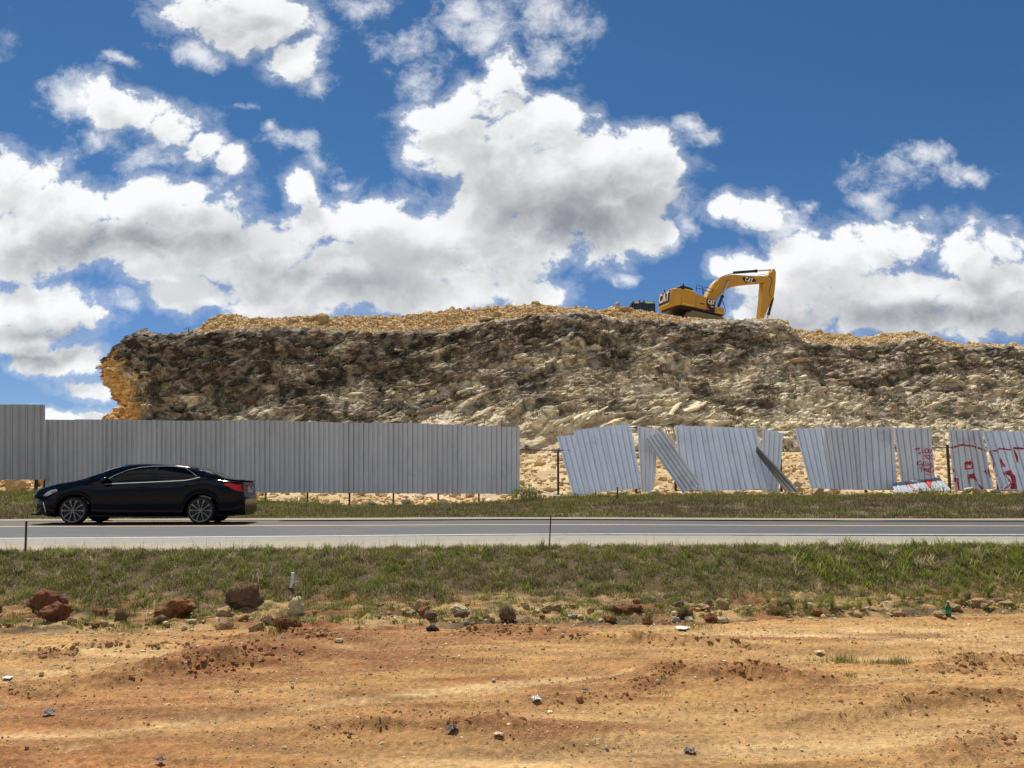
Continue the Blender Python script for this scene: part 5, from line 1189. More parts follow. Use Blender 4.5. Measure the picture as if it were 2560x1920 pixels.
def blades(pos, nrm_h, height, width, lean, col, seed=0, curve=.5):
    """thin curved leaves: pos (N,3); returns verts, faces, colours"""
    r = np.random.default_rng(seed); n = len(pos); az = r.uniform(0, 2*np.pi, n); dx, dy = np.cos(az), np.sin(az); wa = r.uniform(0, 2*np.pi, n); wx, wy = np.cos(wa)*width*.5, np.sin(wa)*width*.5
    ln = lean*height; V = np.zeros((n, 5, 3), np.float32); up = np.sqrt(np.maximum(height**2-ln**2, (height*.25)**2))
    mid = pos+np.stack([dx*ln*curve*.5, dy*ln*curve*.5, up*.58], 1); tip = pos+np.stack([dx*ln, dy*ln, up], 1)
    wv = np.stack([wx, wy, 0*wx], 1)
    V[:, 0] = pos-wv; V[:, 1] = pos+wv; V[:, 2] = mid+wv*.75; V[:, 3] = mid-wv*.75; V[:, 4] = tip
    b = np.arange(n)[:, None]*5; Fq = b+np.array([[0,1,2,3]]); Ft = b+np.array([[3,2,4]])
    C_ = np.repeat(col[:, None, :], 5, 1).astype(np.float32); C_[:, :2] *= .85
    return V.reshape(-1, 3), [Fq, Ft], C_.reshape(-1, 3)
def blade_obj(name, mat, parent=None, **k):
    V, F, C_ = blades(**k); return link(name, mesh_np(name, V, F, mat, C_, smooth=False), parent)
def stone(name, px, py, wpx, hpx, kind, label, seed, cat='rock', group='rocks and clods strewn along the foot of the grass bank', pos=None, tilt=0.0, roots=0, sub=4, dep=.8, rough=.30):
    p = pos or ground_at(px, py); k = p.y/FPX; sx, sz = wpx*k/2, hpx*k/2
    V, F = rock_shape(seed, sub, 9, rough)
    V = V*(1+.13*fbm(V[:, 0]*4, V[:, 1]*4, V[:, 2]*4+seed, 3)+.075*np.abs(fbm(V[:, 0]*11, V[:, 1]*11, V[:, 2]*11+seed, 2)))[:, None]
    V = V/np.abs(V).max(0)[None, :]
    V = V*np.array([sx, max(sx, sz)*dep, sz]); ct, s_ = math.cos(tilt), math.sin(tilt)
    V = np.stack([V[:, 0]*ct-V[:, 2]*s_, V[:, 1], V[:, 0]*s_+V[:, 2]*ct], 1); V[:, 2] += sz*.44
    o = link(name, mesh_np(name, V, F, MC[kind])); o.location = p; tag(o, label, cat, group)
    if roots:
        r = np.random.default_rng(seed); i = r.integers(0, len(V), roots); q = V[i].copy(); keep = q[:, 2] > sz*.5
        q = q[keep]; n = len(q); blade_obj('dry_roots', m_rootblade, o, pos=q*np.array([.97,.97,.98]), nrm_h=None, height=r.uniform(.03, .11, n), width=np.full(n, .004), lean=r.uniform(.3, .95, n), col=L3((.26,.19,.11))*r.uniform(.4, 1.3, (n, 1)), seed=seed)
    return o
RK = [
 (120,1530,100,88,'red','big rounded red clod with dry grass on top behind another red clod at far left',1,0,.0,300),(139,1549,80,60,'red','red clod in front of the bigger rounded red clod at far left',2,0,.2,0),
 (434,1541,124,60,'redtan','long tilted orange red slab of clay rising to the right',3,0,.38,0),(608,1516,110,80,'brown','large shaggy brown clod covered in dry roots',4,0,.0,1400),
 (562,1542,48,42,'tan','rough tan clod just below left of the shaggy root covered clod',5,0,0,0),(741,1536,52,60,'pale','upright pale yellow boulder standing near a white stub',6,0,.1,0),
 (669,1561,38,30,'red','small dark red clod left of a grassy red lump',7,0,0,0),(716,1569,68,38,'red','low red lump with dry grass below the upright pale boulder',8,0,0,200),
 (640,1574,46,24,'tan','flat tan slab lying at the edge of the dirt left of the red clods',9,0,.15,0),(480,1557,30,12,'pale','small flat pale stone below the tilted clay slab',10,0,0,0),
 (1052,1529,50,44,'tan','blocky orange tan clod with a flat top left of a smooth yellow stone',11,0,0,0),(1020,1535,44,22,'tan','low crumbly tan clod touching the left of the flat topped clod',12,0,0,0),(1074,1548,40,30,'brown','brown crumbly clod below the flat topped tan clod',13,0,0,0),
 (1151,1533,54,28,'pale','smooth pale yellow oval stone lying in green grass',14,0,-.25,0),(1082,1578,36,22,'dark','nearly black earth lump at the dirt edge below the flat topped clod',15,0,0,0),
 (1343,1530,24,10,'pale','small pale stone in grass left of a long tan clod',16,0,0,0),(1378,1527,62,30,'tan','long tan clod with a rounded right end in green grass',17,0,.1,0),(1314,1521,22,14,'tan','small tan clod peeking out of the grass left of the long tan clod',18,0,0,0),
 (1270,1552,48,42,'brown','tangled brown root ball in green grass near the middle',19,0,0,1200),(1452,1546,18,12,'pale','small pale cube like stone left of the red earth mound',20,0,0,0),(1430,1545,24,14,'grey','small grey brown stone left of a pale cube like stone',21,0,0,0),
 (1566,1531,90,36,'red','wide red earth mound in the grass right of the middle',22,0,0,260),(1524,1554,36,24,'redtan','round orange red stone below the red earth mound',23,0,0,0),(1617,1560,30,26,'redtan','rusty clod with dry roots beside a pale pebble',24,0,0,200),
 (1708,1546,42,30,'dark','dark root clump behind a whitish stone',25,0,0,700),(1691,1553,22,16,'grey','whitish angular stone in front of a dark root clump',26,0,0,0),(1809,1521,42,40,'tan','round tan boulder standing highest among the rocks right of middle',27,0,0,0),
 (1752,1523,48,18,'tan','flat tan stones lying left of the round tan boulder',28,0,.1,0),(1778,1552,38,28,'red','dark red clod touching a pale yellow stone',29,0,0,0),(1806,1554,30,20,'pale','pale yellow stone touching a dark red clod',30,0,-.2,0),
 (1932,1531,52,32,'tan','humped brown tan rock left of the dark green ferns',31,0,0,80),(2042,1537,34,24,'redtan','rusty tan clod below the ferns',32,0,0,0),(2246,1541,58,28,'tan','broad crumbly tan clod right of the ferns',33,0,0,0),
 (2387,1524,34,20,'tan','tan clod just behind the green bottle',34,0,0,0),(2347,1542,36,20,'tan','low tan clod just left of the green bottle',35,0,0,0),(2446,1516,62,32,'tan','largest tan boulder at the right side behind the green bottle',36,0,0,0),(2518,1514,44,18,'tan','long low tan stone at the right edge of the photo',37,0,0,0),
 (2060,1545,18,12,'pale','small pale stone below the rusty tan clod',38,0,0,0),(848,1606,26,14,'pale','single pale stone lying alone on the dirt lot',39,0,0,0),(250,1540,40,36,'redtan','orange clod with grass between the red clods and the tilted slab',40,0,0,200),(300,1552,44,34,'brown','brown clod overgrown with grass left of the tilted slab',41,0,0,500)]
for px, py, w_, h_, kd_, lab, sd_, _, tl_, rt in RK:
    stone('rock', px, py, w_*.98, h_*1.0, kd_, lab, sd_, tilt=tl_, roots=rt, sub=4 if w_ > 40 else 3)
def fstone(px, py, w_, h_, lab, sd_, Y=30.3): p = P(px, py, Y); stone('rock', px, py, w_, h_, 'pale', lab, sd_, group='pale rocks at the foot of the fence', pos=p, sub=3)
fstone(2421,1229,32,17,'pale rock at the foot of the sheet with the red letter R',61); fstone(2547,1237,46,20,'broad pale rock at the right edge under the red letter A',62); fstone(2487,1231,30,12,'small pale rock in the gap between the red letters R and A',63)
fstone(1638,1234,24,16,'pale rock between the two narrow sheets left of the slanting strip',64); fstone(1560,1236,26,12,'pale rock under the right end of the leftmost loose panel',65); fstone(1770,1235,28,12,'pale rock under the left end of the wide shiny panel',66); fstone(1850,1235,34,12,'pale flat rock under the right half of the wide shiny panel',67)
fstone(1995,1216,24,22,'pale rock beside the foot of the twisted strip',68, 31.0); fstone(1015,1258,24,14,'pale rock under the long fence near its right end',69, 29.6); fstone(930,1262,26,12,'pale rock under the long fence near its middle',70, 29.5)
def bstone(px, py, w_, h_, kd_, lab, sd_, Y=62.2, tl_=0.0): p = P(px, py, Y); stone('boulder', px, py, w_, h_, kd_, lab, sd_, cat='boulder', group='boulders on the rubble along the hilltop', pos=p, tilt=tl_, sub=3, rough=.22)
bstone(803,808,48,36,'tan','largest rounded boulder on the rubble above the dark cliff',81); bstone(770,812,30,32,'tan','boulder leaning against the left of the largest rounded boulder',82); bstone(733,811,38,22,'tan','smaller boulder left of the pair with the largest boulder',83); bstone(838,815,36,16,'tan','flat boulder right of the largest rounded boulder',84)
bstone(1243,791,30,20,'tan','angular boulder in the rubble near the middle of the hilltop',85,62,.5); bstone(1341,764,26,20,'tan','pointed boulder forming the highest lump of the hilltop rubble',86,63.5); bstone(1544,766,12,18,'tan','thin upright stone on the rubble left of the excavator',87,63.5); bstone(575,805,50,34,'tan','big boulder at the left end of the hilltop rubble',88,63)
bstone(1215,800,44,16,'pale','pale flat boulder at the lower edge of the rubble near the middle',89,61.2); bstone(1560,778,34,18,'tan','broad boulder under the thin upright stone',90,63)
# litter
m_paper = mat_plain('white_paper', (.80,.80,.78), .8, noise=.06); m_gplas = mat_plain('grey_plastic', (.13,.13,.13), .75, noise=.3, scale=30); m_card = mat_plain('pale_card', (.66,.55,.36), .8)
def scrap(name, px, py, wpx, hpx, mat, label, seed, cat='litter', crump=.5, z=Z_D):
    p = ground_at(px, py); k = p.y/FPX; n = 12; X_, Y_ = np.meshgrid(np.linspace(-1, 1, n), np.linspace(-1, 1, n)); r_ = np.hypot(X_, Y_)
    jit = 1-.28*np.abs(fbm(X_*1.3+seed, Y_*1.3, seed, 2)); w_ = wpx*k/2
    Zz = w_*crump*(.9*np.abs(fbm(X_*1.6+seed, Y_*1.6, seed+.5, 3))+.15)*(1-.25*r_**2)+.012
    o = link(name, mesh_np(name, np.stack([X_*w_*jit, Y_*w_*.8*jit, Zz], -1).reshape(-1, 3), grid_faces(n, n), mat, smooth=False)); so = o.modifiers.new('thickness', 'SOLIDIFY'); so.thickness = .002
    o.location = p+Vector((0, 0, .004)); o.rotation_euler = (.06, 0, seed); return tag(o, label, cat)
scrap('paper_scrap', 1704,1574,38,6, m_paper, 'flat white paper lying on the dirt edge below the rocks', 1, crump=.25); scrap('tissue', 1341,1758,26,26, m_paper, 'crumpled white tissue lying on the dirt near the middle', 2, crump=.8)
scrap('card_scrap', 1246,1842,24,12, m_card, 'small pale card scrap near the bottom middle', 3, crump=.5); scrap('plastic_scrap', 1130,1832,30,14, m_gplas, 'grey crumpled plastic scrap left of the pale card scrap', 4, crump=.8)
scrap('plastic_scrap', 122,1788,38,8, m_gplas, 'grey plastic rag on the dirt at the left', 5, crump=.5); scrap('plastic_scrap', 1724,1884,28,10, m_gplas, 'dark plastic scrap at the bottom right of the middle', 6, crump=.6); scrap('plastic_scrap', 1462,1732,16,10, m_gplas, 'small bluish grey plastic scrap right of the white tissue', 7, crump=.8)
scrap('paper_scrap', 18,1699,24,5, m_paper, 'white strip lying on the dirt at the left edge', 8, crump=.3); scrap('plastic_scrap', 400,1912,24,12, m_gplas, 'grey plastic scrap at the bottom left', 9, crump=.7); scrap('paper_scrap', 2048,1634,24,4, m_card, 'pale flake lying on the dirt near green tufts at the right', 10, crump=.2)
# bottle, stub, stakes, stick
m_bot, t_, b_ = mat_new('green_bottle_glass'); b_.inputs['Base Color'].default_value = (.01,.10,.045,1); b_.inputs['Roughness'].default_value = .06; b_.inputs['Transmission Weight'].default_value = .35
p = ground_at(2371,1543); k = p.y/FPX; h = 36*k; bot = empty('bottle', p, 'green glass bottle standing upright in the stones at the right', 'bottle')
prf = [(.0,0),(.17,.0),(.18,.03),(.18,.52),(.165,.62),(.10,.74),(.07,.82),(.068,.97),(.085,.97),(.085,1.0),(.0,1.0)]; n = 20
V = [(r_*h*math.cos(2*math.pi*i/n), r_*h*math.sin(2*math.pi*i/n), z*h) for i in range(n) for r_, z in prf]; m_ = len(prf)
link('glass', mesh_np('glass', np.array(V), np.array([(i*m_+j, ((i+1) % n)*m_+j, ((i+1) % n)*m_+j+1, i*m_+j+1) for i in range(n) for j in range(m_-1)]), m_bot), bot)
MB().tube([(0,0,h*.97), (0,0,h*1.03)], h*.09, 12).build('cap', m_wt, bot); MB().tube([(0,0,h*.18), (0,0,h*.44)], h*.184, 20, False).build('bottle_band', mat_plain('green_paper', (.03,.20,.11), .6), bot); bot.rotation_euler = (0, .05, 0)
p = ground_at(727,1470); k = p.y/FPX; mb = MB().tube([(0,0,0), (.02,0,20*k), (.02,0,36*k)], [4.2*k,4.2*k,4.2*k], 10); o = mb.build('pipe_stub', m_paper, None, smooth=True); o.location = p; tag(o, 'short white pipe stub sticking out of the grass bank above the upright pale boulder', 'pipe')
def stake(px0, py0, px1, py1, wpx, label):
    Y = float(Yg(np.array([P(px1, py1, 13).x]))[0])-.02; a = P(px0, py0, Y); b_ = P(px1, py1, Y); mb = MB().tube([b_+Vector((0,0,-.15))-b_, a-b_], wpx*Y/FPX/2, 6); o = mb.build('iron_stake', m_rust, None); o.location = b_; return tag(o, label, 'stake', 'rusty stakes at the road shoulder')
stake(66,1303,64.5,1374,5.2,'thick rusty stake at the road edge in front of the sedan'); stake(1377,1288,1372.5,1362,3.6,'thin rusty stake at the road edge near the middle')
Yk = 26.2; mb = MB().tube([P(1534,1282,Yk)-P(1534,1282,Yk), P(1537,1250,Yk)-P(1534,1282,Yk), P(1543,1243,Yk)-P(1534,1282,Yk), P(1544,1218,Yk)-P(1534,1282,Yk)], [.05,.045,.03,.018], 7); o = mb.build('dead_stick', mat_plain('dead_wood', (.09,.065,.045), .9), None); o.location = P(1534,1282,Yk); tag(o, 'crooked dead stick standing in the far verge below the leftmost loose panel', 'stick')
# ---------------------------------------------------------------- grass, ferns and dry plants
GR, BRT, OLV, STR_, PUR, DRK = (L3(c) for c in ((.155,.185,.034), (.26,.30,.042), (.27,.24,.072), (.50,.41,.22), (.185,.125,.090), (.090,.095,.032)))
m_grass = mat_attr('grass_blades', .75, .25, 8, trans=.38, spec=.2)
r = np.random.default_rng(31)
def pick(r, n, w_, pal):
    w_ = np.clip(w_, .001, None); w_ = w_/w_.sum(1, keepdims=True); c = np.cumsum(w_, 1); q = r.uniform(0, 1, (n, 1)); i = (q > c).sum(1).clip(0, len(pal)-1)
    return np.stack(pal)[i]*r.uniform(.65, 1.3, (n, 1)).astype(np.float32)
def bank_grass(n, x0, x1, seed, t0=.0, hs=1.0, ws=1.0):
    r = np.random.default_rng(seed); x = r.uniform(x0, x1, n); t = r.uniform(t0, 1.05, n); yd, yg = Yd(x), Yg(x); y = yd+t*(yg-yd)
    cov = fbm(x*1.1, y*1.6, 3., 4); cl = fbm(x*4.2, y*4.2, 5., 2)
    p = np.clip(sstep(.34, .58, t+.18*fbm(x*.7, y*1.4, 7., 3))*1.0+1.0*sstep(-.18, .25, cov+.3*cl)*sstep(.02, .12, t), 0, 1)
    p = p*np.where(t > .97, .75, 1)*(.25+.9*sstep(-.45, .35, cl))
    k = r.uniform(0, 1, n) < p; x, t, y, cov, cl = x[k], t[k], y[k], cov[k], cl[k]; n = len(x)
    g = fbm(x*.45+7, y*1.0, 11., 3)+.5*fbm(x*1.7, y*2.3, 13., 2); dry = fbm(x*.6, y*1.3, 17., 3)+.4*fbm(x*2.6, y*2.6, 19., 2); low = sstep(.62, .45, t)*sstep(.30, .42, t)
    xg = np.interp(x, [-9,-6,-3,0,3,9], [.1,.25,.1,.0,.05,.2])
    w_ = np.stack([.75+.5*g, .40+1.1*np.clip(g+xg-.02, 0, 1), .75+0*g, .26+1.0*np.clip(dry-.05, 0, 1)+.3*low, .18+.7*np.clip(-g+.05, 0, 1)+.9*low, .5-.2*g], 1)
    col = pick(r, n, w_, [GR, BRT, OLV, STR_, PUR, DRK])
    h = hs*(.032+.062*r.uniform(0, 1, n)**1.8)*(1+.8*cl+.3*fbm(x*1.6, y*1.6, 23., 2))*np.where(t < .4, .75, 1.0); tall = r.uniform(0, 1, n) < .006; h = np.where(tall, h*2.3, h); h = np.clip(h, .03, .34)
    return dict(pos=np.stack([x, y, bank_z(x, y)-.015], 1).astype(np.float32), nrm_h=None, height=h.astype(np.float32), width=(ws*r.uniform(.004, .009, n)).astype(np.float32), lean=(1-.75*r.uniform(0, 1, n)**1.5).astype(np.float32), col=col*(1+.45*fbm(x*2.4, y*3.0, 27., 3))[:, None].astype(np.float32), seed=seed)
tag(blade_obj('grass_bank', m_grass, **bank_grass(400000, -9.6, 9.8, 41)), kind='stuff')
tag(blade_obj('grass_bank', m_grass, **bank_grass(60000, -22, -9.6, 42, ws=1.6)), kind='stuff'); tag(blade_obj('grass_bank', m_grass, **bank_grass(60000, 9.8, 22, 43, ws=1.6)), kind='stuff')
# taller broad-leaved clumps on the right of the bank
def clumps(n, x0, x1, t0, t1, seed, h0, h1, w0, w1, pal, k=14):
    r = np.random.default_rng(seed); x = r.uniform(x0, x1, n); t = r.uniform(t0, t1, n); y = Yd(x)+t*(Yg(x)-Yd(x)); i = np.repeat(np.arange(n), k); m_ = n*k
    px_ = x[i]+r.normal(0, .03, m_); py_ = y[i]+r.normal(0, .03, m_); col = np.stack(pal)[r.integers(0, len(pal), n)][i]*r.uniform(.7, 1.35, (m_, 1)).astype(np.float32)
    return dict(pos=np.stack([px_, py_, bank_z(px_, py_)-.01], 1).astype(np.float32), nrm_h=None, height=(r.uniform(h0, h1, n)[i]*r.uniform(.6, 1.1, m_)).astype(np.float32), width=r.uniform(w0, w1, m_).astype(np.float32), lean=r.uniform(.35, .97, m_).astype(np.float32), col=col, seed=seed, curve=.8)
tag(blade_obj('grass_clumps', m_grass, **clumps(520, -11, 11, .42, .98, 51, .08, .17, .008, .016, [BRT, GR, OLV, OLV, STR_])), kind='stuff')
tag(blade_obj('grass_clumps', m_grass, **clumps(260, 4.2, 11, .45, 1.0, 52, .12, .24, .010, .020, [BRT, BRT, GR, STR_])), kind='stuff')
tag(blade_obj('low_weeds', m_grass, **clumps(700, -11, 11, .06, .48, 53, .04, .10, .004, .009, [BRT*.8, GR, GR, STR_], 26)), kind='stuff')
# seed stalks standing against the pale shoulder
n = 420; x = r.uniform(-11, 11, n); y = Yg(x)-r.uniform(-.05, .25, n)
tag(blade_obj('seed_stalks', m_grass, pos=np.stack([x, y, bank_z(x, np.minimum(y, Yg(x)))-.01], 1).astype(np.float32), nrm_h=None, height=r.uniform(.10, .27, n).astype(np.float32), width=r.uniform(.003, .006, n).astype(np.float32), lean=r.uniform(.05, .5, n).astype(np.float32), col=np.stack([OLV, PUR, STR_*.6])[r.integers(0, 3, n)], seed=61), kind='stuff')
# far verge
def verge_grass(n, x0, x1, seed, ws=1.0):
    r = np.random.default_rng(seed); x = r.uniform(x0, x1, n); yf = Yf(x); d = r.uniform(0.05, 1, n)**.9*8.2; y = yf+d
    cl = fbm(x*1.5, y*1.5, 5., 3); g = fbm(x*.30+3, y*.5, 9., 3)+.5*fbm(x*1.1, y*1.4, 10., 2); u_ = d/8.2
    end = np.interp(x, [-20,-13,-11,-8.5,-5,1,4,20], [.93,.93,.90,.80,.72,.80,.88,.88])
    p = sstep(0, .06, u_)*sstep(end+.10, end-.06, u_+.08*cl)*(.5+.6*sstep(-.5, .3, cl))
    k = r.uniform(0, 1, n) < p; x, y, u_, cl, g, d = x[k], y[k], u_[k], cl[k], g[k], d[k]; n = len(x)
    left = sstep(-3, -9, x); gr = np.clip(.45+g+.55*left*sstep(.10, .3, u_)+.55*sstep(.42, .75, u_)+.5*sstep(.10, .0, u_), 0, 1.4)
    w_ = np.stack([.35*gr, .50*np.clip(gr-.25, 0, 1.2), .55+.3*gr, .12+.14*sstep(.12, .0, u_)+0*g, np.clip(1.15-1.15*gr, .12, 2), .35+0*g], 1)
    col = pick(r, n, w_, [GR, BRT*.9, OLV*.9, STR_*.8, PUR, DRK])
    h = (.07+.12*r.uniform(0, 1, n)**1.4)*(1+.5*cl)*(.35+.65*sstep(.0, .14, u_))
    return dict(pos=np.stack([x, y, verge_z(x, y)-.02], 1).astype(np.float32), nrm_h=None, height=np.clip(h, .03, .4).astype(np.float32), width=(ws*r.uniform(.008, .018, n)).astype(np.float32), lean=r.uniform(.15, .9, n).astype(np.float32), col=col, seed=seed)
tag(blade_obj('verge_grass', m_grass, **verge_grass(200000, -18, 18, 71)), kind='stuff'); tag(blade_obj('verge_grass', m_grass, **verge_grass(50000, -36, -18, 72, 1.8)), kind='stuff'); tag(blade_obj('verge_grass', m_grass, **verge_grass(50000, 18, 36, 73, 1.8)), kind='stuff')
# ferns
def fern(px, py, hpx, label, seed):
    p = ground_at(px, py); k = p.y/FPX; H = hpx*k; r = np.random.default_rng(seed); V = []; F = []; C_ = []
    for j in range(13):
        az = r.uniform(0, 2*np.pi); ln = H*r.uniform(.8, 1.25); le = r.uniform(.15, .75); c = (BRT if r.uniform() < .45 else GR)*r.uniform(.7, 1.2)
        prev = None
        for s_ in np.linspace(.12, 1, 15):
            q = np.array([math.cos(az)*ln*le*s_**1.4, math.sin(az)*ln*le*s_**1.4, ln*(s_-.42*le*s_**2.6)]); sd_ = np.array([-math.sin(az), math.cos(az), 0]); wl = H*.17*math.sin(math.pi*min(s_*.9+.12, 1))+.004; dn = np.array([math.cos(az)*.5, math.sin(az)*.5, .3])*wl*.5
            for sg in (-1, 1):
                b = len(V); V += [q-dn*.25, q+sd_*sg*wl+dn*.2, q+dn*.45]; F.append((b, b+1, b+2)); C_ += [c]*3
    o = link('fern', mesh_np('fern', np.array(V), np.array(F), m_grass, np.array(C_), smooth=False)); o.location = p
    return tag(o, label, 'fern', 'ferns at the foot of the grass bank')
FL = [(1950,1530,52,'tall bright fern just right of the humped brown tan rock'),(1982,1534,44,'second fern from the left in the row of dark ferns'),(2014,1528,46,'third fern from the left in the row of dark ferns'),(2046,1532,42,'middle fern in the row right of the rusty tan clod'),(2082,1530,44,'fern just right of the middle of the fern row'),(2118,1530,40,'second fern from the right end of the joined fern row'),(2150,1526,38,'fern at the right end of the joined fern row'),(2178,1520,40,'lone upright fern between the fern row and the broad crumbly clod'),(2258,1508,42,'fern standing behind the broad crumbly clod'),(2388,1502,54,'large fern behind the green bottle'),(2420,1500,40,'fern leaning against the left of the largest tan boulder'),(2470,1492,40,'fern behind the largest tan boulder'),(1920,1512,30,'small fern left of the tall bright fern')]
for i, (a, b_, h, lab) in enumerate(FL): fern(a, b_, h, lab, 200+i)
def tuft(px, py, wpx, hpx, label, seed, pal, n=150, group='green tufts growing on the dirt lot'):
    p = ground_at(px, py); k = p.y/FPX; r = np.random.default_rng(seed); w_ = wpx*k/2
    q = np.stack([r.normal(0, .45, n)*w_, r.normal(0, .35, n)*w_*1.2, np.zeros(n)], 1); q[:, 2] = dirt_z(p.x+q[:, 0], p.y+q[:, 1])-p.z-.004 if p.y < Yd(p.x) else 0
    V, F, C_ = blades(pos=q.astype(np.float32), nrm_h=None, height=(hpx*k*r.uniform(.5, 1.2, n)).astype(np.float32), width=r.uniform(.003, .006, n).astype(np.float32), lean=r.uniform(.2, .95, n).astype(np.float32), col=np.stack(pal)[r.integers(0, len(pal), n)]*r.uniform(.7, 1.3, (n, 1)), seed=seed)
    o = link('grass_tuft', mesh_np('grass_tuft', V, F, m_grass, C_, smooth=False)); o.location = p; return tag(o, label, 'grass tuft', group)
GG = [GR*1.1, BRT*.8, STR_*.8, OLV]
for i, t_ in enumerate([(2107,1656,110,28,'widest grey green tuft on the dirt lot at the right',260),(2193,1658,56,16,'small tuft just right of the widest grey green tuft',120),(2248,1660,80,24,'bright green tuft, right one of the three big tufts',220),(2038,1652,70,12,'sparse low tuft left of the widest grey green tuft',70),(2354,1638,34,14,'small thin tuft right of the three big tufts',50),(2420,1636,50,10,'rightmost low tuft on the dirt lot',60),(2122,1692,40,16,'dark little tuft directly below the widest grey green tuft',60),(1745,1570,110,16,'flat green tuft at the dirt edge above the white paper',240)]):
    tuft(t_[0], t_[1], t_[2], t_[3], t_[4], 300+i, GG, t_[5])
for i, t_ in enumerate([(1650,1732,70,10,'sparse dry grey tuft in the middle of the dirt lot at the right',60),(905,1480+60,60,22,'green tuft left of the flat topped orange clod',120),(690,1578,60,16,'green tuft below the low red lump',150),(560,1566,64,16,'green tuft at the dirt edge below the rough tan clod',150),(330,1572,70,18,'green tuft at the dirt edge left of the tilted slab',160)]):
    tuft(t_[0], t_[1], t_[2], t_[3], t_[4], 330+i, [GR, BRT, OLV], t_[5])
MC_attr = mat_attr('earth_clod', .95, .4, 22, bump=1.0, bscale=40, bdist=.04)
# pebbles and crumbs on the dirt lot
n = 42000; Yp = 3.2*(11.0/3.2)**r.uniform(0, 1, n); x = r.uniform(-.68, .68, n)*(Yp+.5); k = Yp < Yd(x)+.2; x, Yp = x[k], Yp[k]
dens = sstep(-.5, .5, fbm(x*.7, Yp*1.6, 5., 3)); k = r.uniform(0, 1, len(x)) < .25+.75*dens; x, Yp = x[k], Yp[k]; n = len(x)
sz = np.clip(r.lognormal(-5.25, .45, n), .003, .024)*np.clip(Yp/7.0, .7, 1.4)
tab = np.array([(.52,.34,.14),(.60,.46,.24),(.66,.56,.36),(.40,.24,.09),(.30,.15,.06),(.55,.40,.19),(.20,.17,.14)], np.float32)
cs = tab[r.choice(7, n, p=[.26,.26,.2,.1,.07,.10,.01])]*r.uniform(.75, 1.15, (n, 1)).astype(np.float32)
scatter_rocks('pebbles', np.stack([x, Yp, dirt_z(x, Yp)+sz*.25], 1).astype(np.float32), sz.astype(np.float32), cs, m_stone, VAR1, 81)
# small stones and crumbs along the foot of the bank
n = 4600; x = r.uniform(-11, 11, n); t = r.uniform(-.04, .42, n)**1.0; y = Yd(x)+t*(Yg(x)-Yd(x)); k = r.uniform(0, 1, n) < sstep(-.3, .5, fbm(x*1.2, y*2.2, 8., 3))*sstep(.45, .1, t); x, y = x[k], y[k]; n = len(x)
sz = np.clip(r.lognormal(-4.3, .55, n), .006, .06); cs = tab[r.choice(7, n, p=[.18,.2,.15,.15,.2,.08,.04])]*r.uniform(.7, 1.15, (n, 1)).astype(np.float32)
scatter_rocks('bank_stones', np.stack([x, y, bank_z(x, y)+sz*.25], 1).astype(np.float32), sz.astype(np.float32), cs, m_stone, VAR1, 82)
# dry plants clinging to the cliff
n = 5200; ii = r.integers(5, nt_-18, n); jj_ = r.integers(60, 1560, n)
w_ = fbm(CLX[ii, jj_]*.35, CLZ[ii, jj_]*.6, 3., 3); k = (r.uniform(0, 1, n) < .10+.9*sstep(.0, .5, w_)) & (CLX[ii, jj_] > XL+3); ii, jj_ = ii[k], jj_[k]; n = len(ii)
m_ = 14; i = np.repeat(np.arange(n), m_); q = np.stack([CLX[ii, jj_], CLY[ii, jj_], CLZ[ii, jj_]], 1)[i]; q[:, 0] += r.normal(0, .22, len(i)); q[:, 2] += r.normal(0, .10, len(i)); q[:, 1] -= r.uniform(-.05, .12, len(i))
kind_ = r.choice(4, n, p=[.42,.30,.16,.12])
col = np.stack([L3((.17,.115,.06)), L3((.075,.06,.035)), L3((.30,.22,.12)), L3((.08,.11,.03))])[kind_][i]*r.uniform(.6, 1.3, (len(i), 1))
sz_ = np.where(kind_ == 3, .34, .30)*r.uniform(.5, 1.4, n)
tag(blade_obj('cliff_plants', m_grass, pos=q.astype(np.float32), nrm_h=None, height=(sz_[i]*r.uniform(.5, 1.2, len(i))).astype(np.float32), width=(r.uniform(.02, .05, len(i))).astype(np.float32), lean=r.uniform(.3, .97, len(i)).astype(np.float32), col=col.astype(np.float32), seed=91), kind='stuff')
# sprig on the cliff's skyline and a leafy bush on the far verge
def bush(name, base, rad, hgt, n, label, cat, seed, pal, wid=(.02, .05)):
    r = np.random.default_rng(seed); a = r.uniform(0, 2*np.pi, n); q = np.sqrt(r.uniform(0, 1, n))*rad; z = r.uniform(0, 1, n)**.8*hgt*(1-.5*(q/rad)**2)
    pos = np.stack([q*np.cos(a), q*np.sin(a), z], 1).astype(np.float32); o = blade_obj(name, m_grass, pos=pos, nrm_h=None, height=r.uniform(.05, .16, n).astype(np.float32)*hgt*2, width=r.uniform(*wid, n).astype(np.float32), lean=r.uniform(.2, .95, n).astype(np.float32), col=np.stack(pal)[r.integers(0, len(pal), n)]*r.uniform(.7, 1.3, (n, 1)), seed=seed)
    o.location = base; MB().tube([(0,0,-.1), (0,0,hgt*.8)], wid[0]*.5, 5).build('stem', m_iron, o); return tag(o, label, cat)
bush('cliff_sprig', P(470,836,YT+.4), .35, .55, 60, 'thin dark sprig sticking up on the skyline at the left of the cliff', 'plant', 401, [DRK, GR], (.02,.05))
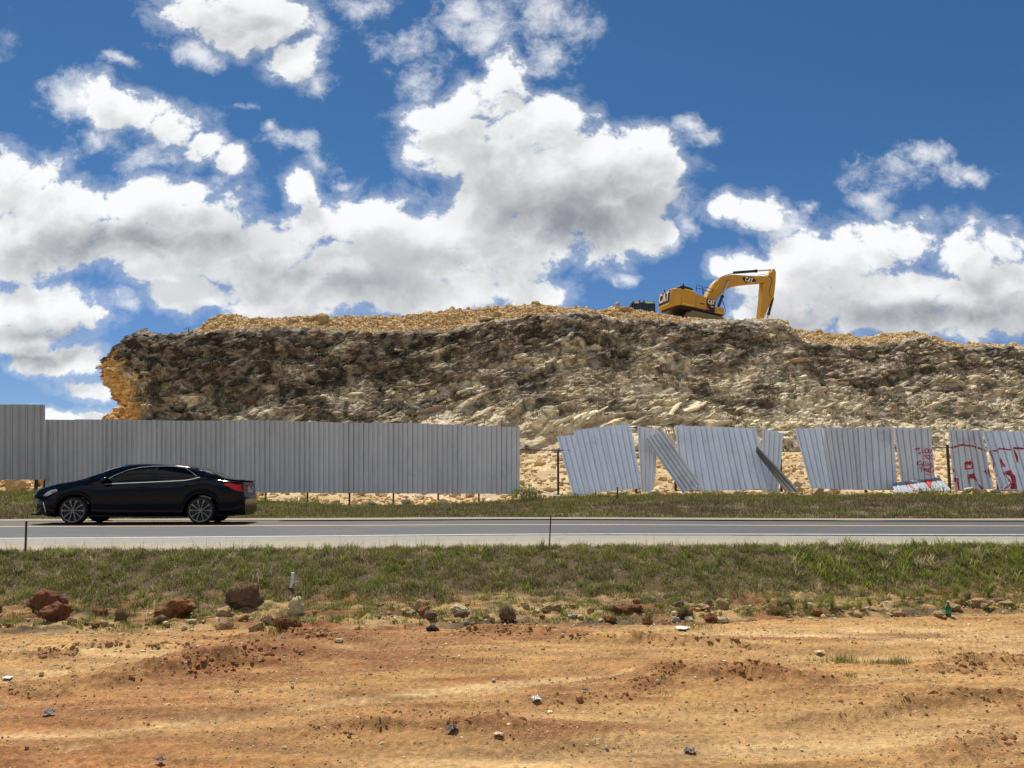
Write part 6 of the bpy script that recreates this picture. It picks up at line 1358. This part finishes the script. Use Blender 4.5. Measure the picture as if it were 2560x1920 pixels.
for a, b_, w_, h, lab, sd_ in [(1315,1258,70,46,'bright green weed over the crumpled sheet at the end of the long fence',402),(1330,1275,64,34,'purple brown dead bush in front of the bright green weed',403),(2330,1240,90,28,'green weed growing over the fallen sheet with the red cross',404),(620,1255,110,26,'green weeds right behind the tail of the sedan',405),(752,1250,90,22,'low green weeds under the long fence right of the sedan',406)]:
    Yb = 28.4; p = P(a, b_, Yb); k = Yb/FPX; p.z = float(verge_z(np.array([p.x]), np.array([Yb]))[0])-.02
    bush('weed', p, w_*k/2, h*k, 420, lab, 'weed', sd_, [PUR, PUR*1.3, STR_*.5] if sd_ == 403 else [GR, BRT, OLV], (.012,.03))

n = 200; x = r.uniform(-10.5, 10.5, n); t = r.uniform(.0, .36, n); y = Yd(x)+t*(Yg(x)-Yd(x)); k = r.uniform(0, 1, n) < sstep(-.4, .4, fbm(x*.9, y*1.8, 18., 3)); x, y = x[k], y[k]; n = len(x)
sz = np.clip(r.lognormal(-3.1, .45, n), .02, .13); tb2 = np.array([(.22,.14,.075),(.28,.115,.05),(.40,.25,.12),(.48,.33,.16),(.14,.10,.06)], np.float32)
scatter_rocks('earth_clods', np.stack([x, y, bank_z(x, y)+sz*.25], 1).astype(np.float32), sz.astype(np.float32), tb2[r.integers(0, 5, n)]*r.uniform(.75, 1.2, (n, 1)).astype(np.float32), MC_attr, VAR2, 83)

# crumbled clods along the edges of the scraped ridges
cp_ = []; cs_ = []; cc2 = []
for q_, (pts, wd, h, rd) in enumerate(RIDGES):
    pw = np.array([PZ(a, b_, Z_D)[:2] for a, b_ in pts]); L_ = np.concatenate([[0], np.cumsum(np.hypot(*np.diff(pw, axis=0).T))]); n = int(L_[-1]*230); t = r.uniform(0, L_[-1], n)
    x = np.interp(t, L_, pw[:, 0])+r.normal(0, wd*.5, n); y = np.interp(t, L_, pw[:, 1])+r.normal(-wd*.1, wd*.6, n); k = (r.uniform(0, 1, n) < sstep(-.5, .45, fbm(x*2.2, y*2.2, 5.+q_, 2))*np.sin(np.pi*np.clip(t/L_[-1]*.94+.03, 0, 1))**.5) & (y < Yd(x)+.1); x, y = x[k], y[k]
    s_ = np.clip(r.lognormal(-4.75, .55, len(x)), .004, .034)*np.clip(y/7, .8, 1.4); cp_.append(np.stack([x, y, dirt_z(x, y)+s_*.15], 1)); cs_.append(s_)
    c_ = lerp(L3((.38,.22,.085)), L3((.25,.085,.032)), np.clip(rd*1.1*r.uniform(.2, 1.1, (len(x), 1)), 0, 1)); cc2.append(c_*r.uniform(.75, 1.2, (len(x), 1)))
scatter_rocks('dirt_clods', np.concatenate(cp_).astype(np.float32), np.concatenate(cs_).astype(np.float32), np.concatenate(cc2).astype(np.float32), m_stone, VAR2, 84)
